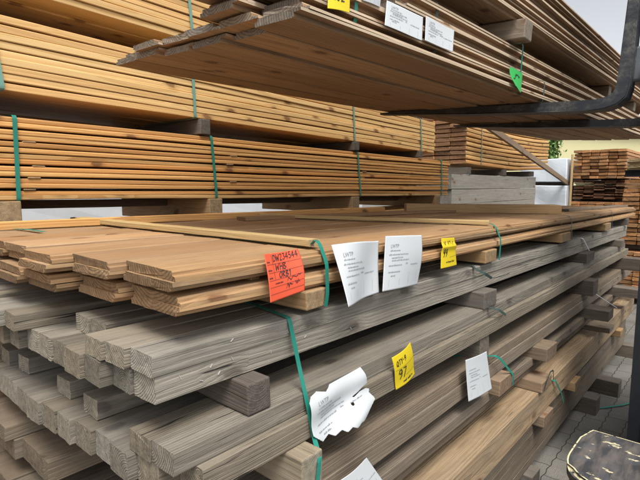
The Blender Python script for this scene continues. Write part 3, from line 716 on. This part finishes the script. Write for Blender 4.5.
farpack(7.62, .27, .80, 15, 5, .185, .045, .014, 'far_end', 'far_board', 'red-brown board in the upper right stack, %s row up, %s from right', 'board ends of the right stack, upper half', L=2.0, jx=.03)
for k, x in enumerate((7.9, 9.2)):
    bearer(x, .25, 1.25, 0, .098, .12, 'bearer_grey', 'ground bearer under the right stack, %s one' % ['near', 'rear'][k], 'bearers of the right stack', k)
    bearer(x, .25, 1.25, .714, .798, .12, 'bearer_grey', 'bearer halfway up the right stack, %s one' % ['near', 'rear'][k], 'bearers of the right stack', k)
bm = bmesh.new()   # dark steel beam on the right stack: I section
add_box(bm, 7.42, 7.56, .1, 1.24, 1.71, 1.725); add_box(bm, 7.42, 7.56, .1, 1.24, 1.785, 1.80); add_box(bm, 7.48, 7.50, .101, 1.239, 1.7255, 1.7845)
o = bm_obj('steel_beam', bm, M['steel']); tag(o, 'dark steel beam lying across the top of the right stack', 'beam')
o.location.x = .22
bm = bmesh.new()
add_box(bm, 8.9, 9.04, .1, 1.24, 1.71, 1.725); add_box(bm, 8.9, 9.04, .1, 1.24, 1.785, 1.80); add_box(bm, 8.96, 8.98, .101, 1.239, 1.7255, 1.7845)
tag(bm_obj('steel_beam', bm, M['steel']), 'second dark steel beam farther back on the right stack', 'beam')
farpack(7.6, .25, 1.802, 6, 5, .185, .02, .006, 'bearer_pale_x' if False else 'batten', 'thin_board', 'pale thin board on the dark steel beam, %s course up, %s from right', 'pale thin boards on the right stack', L=2.0, jx=.03)

# ------------------------------------------------------------------ LIFTED BUNDLES on the forks
TILT = R(2.8); LSL = .017
F = frame((0, .81, 1.975), 0, LSL, TILT)
LW = .157
xs = [.85, .865, .855, .86, .87, .90]
for c in range(10):
    for j in range(6):
        if c < 2: y0 = 0; x = xs[j]+.01*c
        else: y0 = .035; x = [.875, .80, .83, .86, .9, .95][j]+[0, .05, -.03, .02, -.05, .04, 0, -.02][c-2]*(1 if j < 3 else 2)
        x += rnd.uniform(-.035, .035)
        if c >= 2 and j >= 4: x += .75 + .04*c
        elif c >= 4 and j >= 2: x += .60
        elif c >= 6: x += .45
        elif c >= 2 and j >= 2: x += .10
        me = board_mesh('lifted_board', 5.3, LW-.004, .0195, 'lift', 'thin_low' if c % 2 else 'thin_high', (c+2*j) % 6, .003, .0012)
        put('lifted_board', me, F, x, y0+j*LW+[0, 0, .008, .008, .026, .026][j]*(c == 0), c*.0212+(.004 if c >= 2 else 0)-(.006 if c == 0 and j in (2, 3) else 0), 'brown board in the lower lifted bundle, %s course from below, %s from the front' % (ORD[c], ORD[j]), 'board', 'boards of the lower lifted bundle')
for i, x in enumerate((2.0, 4.3, 5.4)):
    o = bearer(x+(-.09 if i == 0 else 0)+.05, .80, 1.70, 2.216, 2.296, .10, 'bearer_lift', 'bearer beam between the two lifted bundles, %s from the left' % ORD[i], 'bearers between the lifted bundles', i)
    o.location = F @ Vector((x+(.24 if i == 0 else 0), -.04 if i == 0 else .03, .2185)); o.rotation_euler = (TILT, -math.atan(LSL), 0)
F = frame((0, .81, 1.975), 0, LSL, TILT)
for c in range(11):
    for j in range(6):
        x = 1.36+rnd.uniform(-.04, .04)
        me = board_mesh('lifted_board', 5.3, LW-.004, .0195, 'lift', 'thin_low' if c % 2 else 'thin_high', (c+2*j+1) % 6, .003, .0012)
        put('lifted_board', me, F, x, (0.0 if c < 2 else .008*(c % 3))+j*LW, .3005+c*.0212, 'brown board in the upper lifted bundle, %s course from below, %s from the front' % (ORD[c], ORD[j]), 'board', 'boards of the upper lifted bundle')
gl = 'straps round the lifted bundles'
def lstrap(x, z0, z1, y, mat, label, x1=None):
    pts = [(x, y+.4, z1+.003), (x, y+.002, z1+.003), (x, y-.004, z1-.008), (x1 or x, y-.004, z0+.008), (x1 or x, y+.002, z0-.003)]
    ribbon('strap', [F @ Vector(p) for p in pts], .014, mat, label, group=gl)
lstrap(1.10, .047, .215, .033, 'strap', 'green strap on the lower lifted bundle beside the yellow 102 tag')
lstrap(1.55, .047, .215, .033, 'strap_dark', 'dark strap on the lower lifted bundle between the two white sheets')
lstrap(2.28, .045, .215, -.004, 'strap', 'green strap on the lower lifted bundle holding the green tag')
lstrap(2.62, .0, .10, -.006, 'strap_dark', 'short dark strap on the lower lifted bundle right of the green tag')

# ------------------------------------------------------------------ FORKLIFT
fk = empty('forklift', (3.15, .3, 0)); tag(fk, 'dark forklift carrying two bundles of boards on its forks, mostly out of the picture', 'forklift')
fk_inv = Matrix.Translation((-3.15, -.3, 0))
def fpart(name, bm, mat, parent=fk, smooth=False):
    bm.transform(fk_inv) if parent is not None else None
    return bm_obj(name, bm, M[mat], parent, smooth)
def fork(xc):
    ta = math.tan(TILT); y0 = .47
    def top(y): return 1.9685 + LSL*(xc-.06) + (y-.81)*ta
    prof = [(1.80, top(1.80)), (1.80, top(1.80)-.012), (1.2, top(1.2)-.038), (.60, top(.60)-.05), (.52, top(.52)-.046), (.47, top(.47)-.028), (.435, top(.43)+.005), (.424, top(.43)+.05),
            (.405, 2.62), (.445, 2.62), (.472, top(.47)+.055), (.484, top(.47)+.025), (.51, top(.5)+.006), (.56, top(.56))]
    bm = bmesh.new(); add_prism(bm, prof, 'x', xc-.06, xc+.06)
    # taper the blade towards its tip
    for v in bm.verts:
        if v.co.y > .9: v.co.x = xc + (v.co.x-xc)*(1-.45*((v.co.y-.9)/.9)**1.5)
    es = [e for e in bm.edges if abs(e.verts[0].co.x-e.verts[1].co.x) < .02]
    bmesh.ops.bevel(bm, geom=es, offset=.006, segments=2, affect='EDGES')
    f = fpart('fork', bm, 'fork')
    bm = bmesh.new(); add_box(bm, xc+.02, xc+.14, .385, .452, 2.075, 2.235, .012, 2); add_box(bm, xc+.045, xc+.115, .45, .462, 2.10, 2.21, .004, 1)
    bm.transform(fk_inv); bm_obj('hook_plate', bm, M['steel_grey'], f)
fork(2.66); fork(3.70)
bm = bmesh.new()
for z in (2.04, 2.44): add_box(bm, 2.62, 3.95, .30, .385, z, z+.11, .006, 1)
for x in (2.95, 3.25): add_box(bm, x, x+.05, .29, .36, 1.98, 2.62, .004, 1)
fpart('carriage', bm, 'steel')
for x in (2.80, 3.50):
    bm = bmesh.new()
    pr = [(x, .02), (x+.13, .02), (x+.13, .36), (x, .36), (x, .31), (x+.07, .31), (x+.07, .07), (x, .07)]
    add_prism(bm, pr, 'z', .10, 3.6); fpart('mast_rail', bm, 'navy')
bm = bmesh.new()
for z in (.25, 1.4, 3.4): add_box(bm, 2.935, 3.495, .1, .16, z, z+.1, .004, 1)
add_cyl(bm, (3.2, .13, .3), (3.2, .13, 3.2), .04); fpart('mast_crossbar', bm, 'steel')
# mudguard: rounded, chipped top plate with a skirt
pl = [(2.50, -.35), (2.485, .467), (2.36, .482), (2.25, .484), (2.18, .484), (2.15, .482), (2.12, .477), (2.09, .468), (2.062, .454), (2.038, .436), (2.018, .413), (2.002, .386), (1.991, .354), (1.984, .318), (1.98, .275), (1.98, -.35)]
bm = bmesh.new(); add_prism(bm, pl, 'z', .405, .450)
es = [e for e in bm.edges if abs(e.verts[0].co.z-.45) < 1e-4 and abs(e.verts[1].co.z-.45) < 1e-4]
bmesh.ops.bevel(bm, geom=es, offset=.016, segments=3, affect='EDGES')
bmesh.ops.recalc_face_normals(bm, faces=bm.faces)
tf = [f for f in bm.faces if f.normal.z > .9 and f.calc_area() > .1]
rim = bmesh.ops.inset_region(bm, faces=tf, thickness=.006)['faces']
for f in rim: f.material_index = 1
mg = fpart('mudguard', bm, 'chipped'); mg.data.materials.append(M['chipedge'])
for p in mg.data.polygons:
    if 0.03 < p.normal.z < .97 and p.area < .02: p.material_index = 1
mg['label'] = 'chipped dark mudguard with cream paint showing at its edge'
bm = bmesh.new()
add_prism(bm, [(x*.985+.036 if x < 2.3 else x-.01, y-.014) for x, y in pl], 'z', .27, .404); s_ = fpart('skirt', bm, 'rubber'); s_.parent = mg
for x in (2.24, 3.86):
    bm = bmesh.new(); add_cyl(bm, (x-.10, 0, .27), (x+.10, 0, .27), .262, 32); wl = fpart('wheel', bm, 'rubber')
    bm = bmesh.new(); add_cyl(bm, (x-.106, 0, .27), (x+.106, 0, .27), .14, 24); r_ = fpart('rim', bm, 'steel_grey'); r_.parent = wl
bm = bmesh.new(); add_box(bm, 2.5, 3.75, -1.9, -.02, .22, 1.05, .06, 3); add_box(bm, 2.55, 3.7, -2.35, -1.7, .3, 1.2, .12, 3); fpart('body', bm, 'navy')
bm = bmesh.new()
for x in (2.6, 3.62):
    add_box(bm, x, x+.06, -.25, -.19, 1.0, 2.2, .008, 1); add_box(bm, x, x+.06, -1.7, -1.64, 1.0, 2.2, .008, 1)
add_box(bm, 2.56, 3.72, -1.75, -.15, 2.2, 2.26, .02, 2); fpart('overhead_guard', bm, 'navy')
bm = bmesh.new(); add_box(bm, 2.9, 3.4, -1.35, -.85, 1.06, 1.18, .04, 2); add_box(bm, 2.9, 3.4, -1.47, -1.36, 1.15, 1.7, .04, 2); fpart('seat', bm, 'rubber')
for x in (2.62, 3.62):
    bm = bmesh.new(); add_cyl(bm, (x-.09, -1.75, .23), (x+.09, -1.75, .23), .225, 28); fpart('wheel', bm, 'rubber')

# ------------------------------------------------------------------ PAPERS AND TAGS
STROKE = {
 'D': [[(0, 0), (0, 1), (.35, .95), (.6, .6), (.5, .2), (0, 0)]], 'W': [[(0, 1), (.15, 0), (.35, .7), (.55, 0), (.75, 1)]],
 '2': [[(0, .8), (.2, 1), (.5, .9), (.45, .55), (0, 0), (.6, .03)]], '3': [[(0, .95), (.45, .95), (.25, .58), (.5, .35), (.3, .02), (0, .1)]],
 '4': [[(.4, 0), (.42, 1), (0, .35), (.6, .35)]], '5': [[(.5, 1), (.08, .98), (.05, .55), (.4, .6), (.5, .25), (.25, 0), (0, .08)]],
 'H': [[(0, 0), (.03, 1)], [(.5, 0), (.53, 1)], [(0, .5), (.52, .5)]], 'B': [[(0, 0), (.02, 1), (.42, .85), (.05, .53), (.5, .3), (.3, 0), (0, 0)]],
 'O': [[(.3, 1), (.02, .6), (.1, .1), (.4, 0), (.58, .45), (.5, .85), (.3, 1)]], 'R': [[(0, 0), (.02, 1), (.45, .82), (.05, .5), (.5, 0)]],
 '1': [[(0, .75), (.2, 1), (.2, 0)]], 'Q': [[(.3, 1), (.02, .6), (.1, .1), (.4, 0), (.58, .45), (.5, .85), (.3, 1)], [(.35, .3), (.62, -.05)]],
 'T': [[(0, 1), (.6, 1)], [(.3, 1), (.3, 0)]], 'Y': [[(0, 1), (.28, .5), (.55, 1)], [(.28, .5), (.26, 0)]], '-': [[(.05, .5), (.45, .5)]],
 '9': [[(.5, .7), (.3, .5), (.05, .65), (.12, .95), (.4, 1), (.52, .75), (.48, .3), (.25, 0)]], '7': [[(0, .98), (.55, 1), (.2, 0)]], '0': [[(.3, 1), (.04, .6), (.1, .1), (.38, 0), (.56, .45), (.5, .85), (.3, 1)]],
 'L': [[(0, 1), (0, 0), (.5, 0)]], 'P': [[(0, 0), (.02, 1), (.48, .85), (.4, .5), (.02, .48)]]}

class Paper:
    def __init__(s, name, TL, TR, BR, BL, mat, label, cat, curl=None, poly=None, n=(40, 40), group=None, hole=None, parent=None):
        s.c = [Vector(p) for p in (TL, TR, BR, BL)]; s.curl = curl or (lambda u, v: 0)
        TL, TR, BR, BL = s.c
        s.w = ((TR-TL).length+(BR-BL).length)/2; s.h = ((BL-TL).length+(BR-TR).length)/2
        s.N = (BL-TL).cross(TR-TL).normalized()
        if s.N.y > 0: s.N = -s.N
        bm = bmesh.new(); nu, nv = n; V = {}
        def vert(i, j):
            if (i, j) not in V: V[i, j] = bm.verts.new(s.P(i/nu, j/nv))
            return V[i, j]
        for i in range(nu):
            for j in range(nv):
                u, v = (i+.5)/nu, (j+.5)/nv
                if poly and not inside(u, v, poly): continue
                if hole and ((u-hole[0])/hole[2])**2+((v-hole[1])/hole[3])**2 < 1: continue
                bm.faces.new((vert(i, j), vert(i+1, j), vert(i+1, j+1), vert(i, j+1)))
        r = bmesh.ops.extrude_face_region(bm, geom=bm.faces[:])
        for e in r['geom']:
            if isinstance(e, bmesh.types.BMVert): e.co -= s.N*.0004
        s.o = bm_obj(name, bm, M[mat], parent, True); tag(s.o, label, cat, group)
        s.ink = {}
    def P(s, u, v, lift=0):
        TL, TR, BR, BL = s.c
        p = (TL*(1-u)+TR*u)*(1-v)+(BL*(1-u)+BR*u)*v
        return p+s.N*(s.curl(u, v)+lift)
    def bmi(s, m):
        if m not in s.ink: s.ink[m] = bmesh.new()
        return s.ink[m]
    def stroke(s, pts, wid, m='ink'):       # pts in (u, v), ribbon of width wid metres
        bm = s.bmi(m)
        P2 = [Vector((p[0]*s.w, p[1]*s.h)) for p in pts]
        for q, (a, b) in enumerate(zip(P2, P2[1:])):
            t = b-a
            if t.length < 1e-6: continue
            t = t.normalized(); nn = Vector((-t.y, t.x))*wid/2
            a = a-t*wid*.3; b = b+t*wid*.3
            k = max(1, int((b-a).length/.008)); row = None
            for i in range(k+1):
                p = a.lerp(b, i/k)
                r = [bm.verts.new(s.P((p.x+sg*nn.x)/s.w, (p.y+sg*nn.y)/s.h, .0012+.00004*(q % 3))) for sg in (-1, 1)]
                if row: bm.faces.new((row[0], row[1], r[1], r[0]))
                row = r
    def write(s, text, u, v, hgt, wid, m='ink', slant=.12, gap=.22, rise=0, squash=1.0):
        x = 0; rr = random.Random(len(text)*31+int(u*100))
        for ch in text:
            if ch == ' ': x += .5; continue
            mw = max(p[0] for st in STROKE[ch] for p in st)
            for st in STROKE[ch]:
                s.stroke([(u+(x+px*squash+slant*py+rr.uniform(-.02, .02))*hgt/s.w, v-(py+rr.uniform(-.02, .02))*hgt/s.h-rise*x*hgt/s.h) for px, py in st], wid, m)
            x += mw*squash+gap
    def type(s, text, u, v, size, m='ink_grey'):
        cu = bpy.data.curves.new('lettering', 'FONT'); cu.body = text; cu.size = size
        ob = bpy.data.objects.new('lettering', cu); C.objects.link(ob); bpy.context.view_layer.update()
        me = bpy.data.meshes.new_from_object(ob.evaluated_get(bpy.context.evaluated_depsgraph_get()))
        bm = s.bmi(m); vs = [bm.verts.new(s.P(u+q.co.x/s.w, v-q.co.y/s.h, .0012)) for q in me.vertices]
        for p in me.polygons:
            try: bm.faces.new([vs[k] for k in p.vertices])
            except ValueError: pass
        bpy.data.objects.remove(ob); bpy.data.curves.remove(cu); bpy.data.meshes.remove(me)
    def words(s, u0, u1, v, hgt, m='ink_grey', seed=1):
        rr = random.Random(seed); u = u0
        while u < u1:
            k = rr.randint(2, 8); 
            for _ in range(k):       # letter-like ticks of a printed word
                a = rr.choice((.6, .6, 1.0)); w = hgt*.42/s.w
                if rr.random() < .5: s.stroke([(u, v), (u, v-a*hgt/s.h)], hgt*.24, m)
                else: s.stroke([(u, v-.3*hgt/s.h), (u+w*.5, v-.3*hgt/s.h)], hgt*.5, m)
                u += w
            u += hgt*.5/s.w
    def scribble(s, u0, u1, v, hgt, wid, m='ink', seed=1, rise=0):
        rr = random.Random(seed); u = u0; st = hgt*.33/s.w; pts = []
        while u < u1:
            if rr.random() < .14 and len(pts) > 2:
                s.stroke(pts, wid, m); pts = []; u += st*1.5; continue
            pts.append((u+rr.uniform(-.2, .3)*st, v-rr.uniform(0, 1)*hgt/s.h-(u-u0)*rise)); u += st*rr.uniform(.6, 1.2)
        if len(pts) > 1: s.stroke(pts, wid, m)
    def done(s, names):
        for m, bm in s.ink.items(): bm_obj(names.get(m, 'print'), bm, M[m], s.o)

def inside(x, y, P):
    r = False; n = len(P)
    for i in range(n):
        (x0, y0), (x1, y1) = P[i], P[(i+1) % n]
        if (y0 > y) != (y1 > y) and x < (x1-x0)*(y-y0)/(y1-y0)+x0: r = not r
    return r

NM = {'ink': 'handwriting', 'ink_grey': 'print'}
# orange tag
p = Paper('price_tag', (.706, .786, 1.448), (.815, .786, 1.449), (.800, .752, 1.356), (.690, .750, 1.347), 'orange_card', 'orange tag with black handwriting hanging on the front of the cladding bundle', 'tag', lambda u, v: .010*math.sin(v*3.0)*(.4+.6*u)-.006*math.sin(u*3))
for v in (.24, .42, .58, .72, .86): p.stroke([(.03, v), (.97, v)], .0007)
p.stroke([(.20, .03), (.20, .58)], .0007)
p.write('DW234544', .23, .19, .0155, .0017, squash=.8, gap=.16, rise=.04); p.write('WHB', .25, .385, .015, .0018); p.write('ORB1', .33, .555, .0135, .0018)
p.scribble(.55, .95, .70, .012, .0014, seed=4, rise=.1); p.scribble(.5, .95, .83, .013, .0011, seed=9, rise=.12); p.scribble(.55, .9, .80, .012, .0010, seed=12, rise=.1)
for v in (.2, .38, .54): p.words(.04, .15, v, .004, 'ink', int(v*50))
p.words(.2, .36, .67, .004, 'ink', 77)
p.done(NM)
# white sheets
def sheet(TL, TR, BR, BL, label, head, curl, seed, poly=None, n=(48, 40), hole=None, hs=.016, group='white delivery sheets on the bundles'):
    p = Paper('paper_sheet', TL, TR, BR, BL, 'paper', label, 'paper sheet', curl, poly, n, group, hole)
    if head: p.type(head, .12, .225, hs)
    p.words(.12, .34, .285, .004, 'ink_grey', seed)
    rr = random.Random(seed)
    for k, (a, b, v) in enumerate([(.10, .56, .36), (.16, .40, .42), (.16, .56, .47), (.10, .44, .56), (.50, .58, .54), (.64, .9, .57), (.10, .34, .68), (.16, .26, .75)]):
        p.words(a, b*rr.uniform(.92, 1.0), v, .0042, 'ink_grey', seed+k)
    for u in ((.12, .37, .62, .86) if not poly else ()): p.stroke([(u, .70 if u > .4 else .80), (u, .93)], .0006, 'ink_grey')
    return p
sheet((.938, .786, 1.447), (1.169, .786, 1.440), (1.150, .768, 1.291), (.915, .742, 1.292), 'white delivery sheet with curled left edge hanging on the cladding bundle', 'LWTP',
      lambda u, v: .012*math.sin(u*4.5+v*1.5)+.020*v*(1-u)**2-.010*v*u, 11).done(NM)
sheet((1.187, .786, 1.450), (1.403, .786, 1.436), (1.380, .780, 1.276), (1.139, .762, 1.294), 'flat white delivery sheet on the cladding bundle, right of the curled sheet', 'LWTP',
      lambda u, v: .006*math.sin(u*3.4)+.006*math.sin(v*4)*u, 23).done(NM)
torn = [(-.01, .12), (.05, .03), (.16, .0), (.29, .075), (.35, .04), (.40, -.01), (1.01, -.01), (1.01, .40), (.90, .42), (.80, .455), (.70, .48), (.72, .51), (.84, .47), (.95, .50), (1.01, .57), (.97, .62), (1.01, .82), (.85, .90), (.70, 1.01), (.64, .97), (.57, 1.01), (.50, .92), (.43, .95), (.38, .86), (.29, .89), (.22, .79), (.12, .83), (-.01, .62)]
p = sheet((.792, .738, 1.104), (1.000, .736, 1.116), (1.045, .716, 1.000), (.800, .712, .955), 'torn and crumpled white sheet on the lower grey bundle beside the long green strap', 'LWTP',
      lambda u, v: .010*math.sin(u*7+v*4)*v+.006*math.sin(v*9)+.012*v*v*u, 31, torn, (210, 150), (.66, .60, .022, .035), .015)
p.done(NM)
p = sheet((.900, .722, .848), (1.030, .730, .847), (1.100, .722, .748), (.960, .712, .735), 'white sheet at the bottom edge on the brown planks near the long strap', None, lambda u, v: .004*math.sin(u*4), 41, hs=.012); p.done(NM)
p = sheet((1.643, .728, .956), (1.838, .728, .938), (1.885, .722, .768), (1.661, .722, .791), 'white delivery sheet hanging from the brown planks left of the reddish bearer', None, lambda u, v: .004*math.sin(u*3)+.004*v*v, 51); p.done(NM)
Fp = F
def L(x, y, z): return Fp @ Vector((x, y-.81, z-1.99))
sheet((1.227, 0.822, 2.132), (1.442, 0.822, 2.14), (1.404, 0.802, 2.055), (1.188, 0.802, 2.05), 'left one of two white sheets standing on the edge of the lifted bundle', 'LWTP', lambda u, v: .0015*math.sin(u*4+1), 61, hs=.014).done(NM)
sheet((1.455, 0.822, 2.147), (1.663, 0.822, 2.149), (1.616, 0.802, 2.063), (1.417, 0.802, 2.058), 'right one of two white sheets standing on the edge of the lifted bundle', 'LWTP', lambda u, v: .0015*math.sin(u*4+2), 71, hs=.014).done(NM)
p = sheet((1.089, 0.822, 2.161), (1.206, 0.822, 2.156), (1.196, 0.822, 2.106), (1.113, 0.822, 2.101), 'small white sheet above and right of the yellow 102 tag', None, lambda u, v: .002*math.sin(u*4), 81); p.done(NM)
# yellow tags
gy = 'yellow quantity tags'
p = Paper('price_tag', (1.541, .787, 1.414), (1.639, .786, 1.408), (1.653, .780, 1.306), (1.521, .776, 1.309), 'yellow_card', 'yellow tag reading 99 on the front edge of the cladding bundle', 'tag', lambda u, v: .006*math.exp(-((v-.30)/.10)**2)+.003*math.sin(u*3), group=gy, n=(30, 40))
p.stroke([(.05, .34), (.95, .30)], .0008); p.stroke([(.5, .66), (.96, .64)], .0008)
p.write('99', .10, .63, .026, .0034, squash=.75); p.scribble(.12, .92, .24, .016, .0018, seed=5); p.words(.3, .72, .84, .007, 'ink', 15); p.done(NM)
p = Paper('price_tag', (1.158, .739, 1.097), (1.259, .737, 1.119), (1.292, .735, 1.007), (1.186, .737, .989), 'yellow_card', 'yellow tag reading QTY-9 and 97 on the lower grey bundle', 'tag', lambda u, v: .007*math.sin(u*3.2)+.003*math.sin(v*5), group=gy)
p.stroke([(.05, .43), (.97, .40)], .0008); p.stroke([(.48, .73), (.97, .71)], .0008)
p.write('QTY-9', .10, .32, .017, .0021, squash=.75, gap=.13, rise=.12); p.write('97', .14, .74, .032, .0034, squash=.75); p.words(.34, .82, .90, .008, 'ink', 25); p.done(NM)
p = Paper('price_tag', (0.969, 0.822, 2.104), (1.055, 0.822, 2.11), (1.027, 0.802, 2.042), (0.94, 0.802, 2.031), 'yellow_card', 'yellow tag reading 102 on the lower lifted bundle', 'tag', lambda u, v: .003*math.sin(u*3), group=gy)
p.write('102', .22, .62, .028, .0034, squash=.75); p.done(NM)
lp = [(.05, 0), (1.0, .10), (.93, .50), (.88, .85), (.80, 1.01), (.60, .97), (.28, .84), (.05, .55), (-.01, .25)]
p = Paper('tag', (2.135, .797, 2.104), (2.300, .797, 2.112), (2.27, .786, 2.005), (2.115, .782, 2.012), 'green_card', 'bright green rounded tag hanging from the lifted bundle', 'tag', lambda u, v: .014*v*v*(1-u)+.003*math.sin(u*3), lp, (90, 80))
p.scribble(.35, .72, .40, .016, .0045, seed=3); p.scribble(.22, .40, .56, .014, .0045, seed=6); p.done(NM)

# ------------------------------------------------------------------ tree, hedge and hall far behind
def foliage(bm, n, cx, cy, cz, rx, ry, rz, size, seed):
    rr = random.Random(seed); cl = []
    for _ in range(26):
        a = rr.uniform(0, 6.28); b = math.acos(rr.uniform(-1, 1)); k = rr.uniform(.35, 1.0)
        cl.append((cx+rx*k*math.sin(b)*math.cos(a), cy+ry*k*math.sin(b)*math.sin(a), cz+rz*k*math.cos(b), rr.uniform(.18, .36)))
    for _ in range(n):
        c = rr.choice(cl); s = c[3]
        p = Vector((rr.gauss(c[0], s*rx*.5), rr.gauss(c[1], s*ry*.5), rr.gauss(c[2], s*rz*.5)))
        e = Euler((rr.uniform(0, 6.3), rr.uniform(0, 6.3), rr.uniform(0, 6.3))).to_matrix(); q = size*rr.uniform(.6, 1.3)
        vs = [bm.verts.new(p+e @ Vector(t)*q) for t in ((-.5, 0, 0), (0, -.3, .06), (.6, 0, 0), (0, .3, .06))]
        bm.faces.new(vs)
def tree(x, y, h, r, label, seed):
    t = empty('tree', (x, y, 0)); tag(t, label, 'tree')
    bm = bmesh.new(); rr = random.Random(seed)
    bmesh.ops.create_cone(bm, cap_ends=True, segments=10, radius1=.14, radius2=.06, depth=h*.7, matrix=Matrix.Translation((0, 0, h*.35)))
    for k in range(6):
        a = k*1.05; z = h*(.35+.06*k); m = Matrix.Translation((math.cos(a)*r*.35, math.sin(a)*r*.35, z+.3)) @ Vector((math.cos(a), math.sin(a), .8)).to_track_quat('Z', 'Y').to_matrix().to_4x4()
        bmesh.ops.create_cone(bm, cap_ends=True, segments=6, radius1=.05, radius2=.015, depth=r*1.0, matrix=m)
    bm_obj('trunk', bm, M['bark'], t)
    bm = bmesh.new(); foliage(bm, 5200, 0, 0, h*.62, r, r, h*.42, .13, seed); bm_obj('crown', bm, M['leaf'], t)
tree(15.8, 4.75, 3.3, .62, 'green leafy tree behind the sagging boards and white packs', 3)
bm = bmesh.new(); foliage(bm, 4000, 0, 0, .6, 1.2, .6, .6, .12, 8); h_ = bm_obj('hedge', bm, M['leaf']); h_.location = (14.5, 4.2, 0)
tag(h_, 'low green bush at the foot of the tree beside the white packs', 'bush')
hb = empty('storage_hall', (40, 12, 0), R(8)); tag(hb, 'pale yellow storage hall far behind the yard', 'building')
bm = bmesh.new()
W2, D2, H2 = 16, 10, 4.9
add_prism(bm, [(-W2/2, 0), (W2/2, 0), (W2/2, H2), (0, H2+.9), (-W2/2, H2)], 'x', 0, D2); bm_obj('wall', bm, M['hall'], hb)
bm = bmesh.new(); add_prism(bm, [(-W2/2-.4, H2-.02), (0, H2+.93), (W2/2+.4, H2-.02), (W2/2+.4, H2+.14), (0, H2+1.09), (-W2/2-.4, H2+.14)], 'x', -.3, D2+.3); bm_obj('roof', bm, M['roof'], hb)
bm = bmesh.new(); add_box(bm, -.06, -.005, 3.6, 6.6, 0, 3.6); bm_obj('door', bm, M['door'], hb)
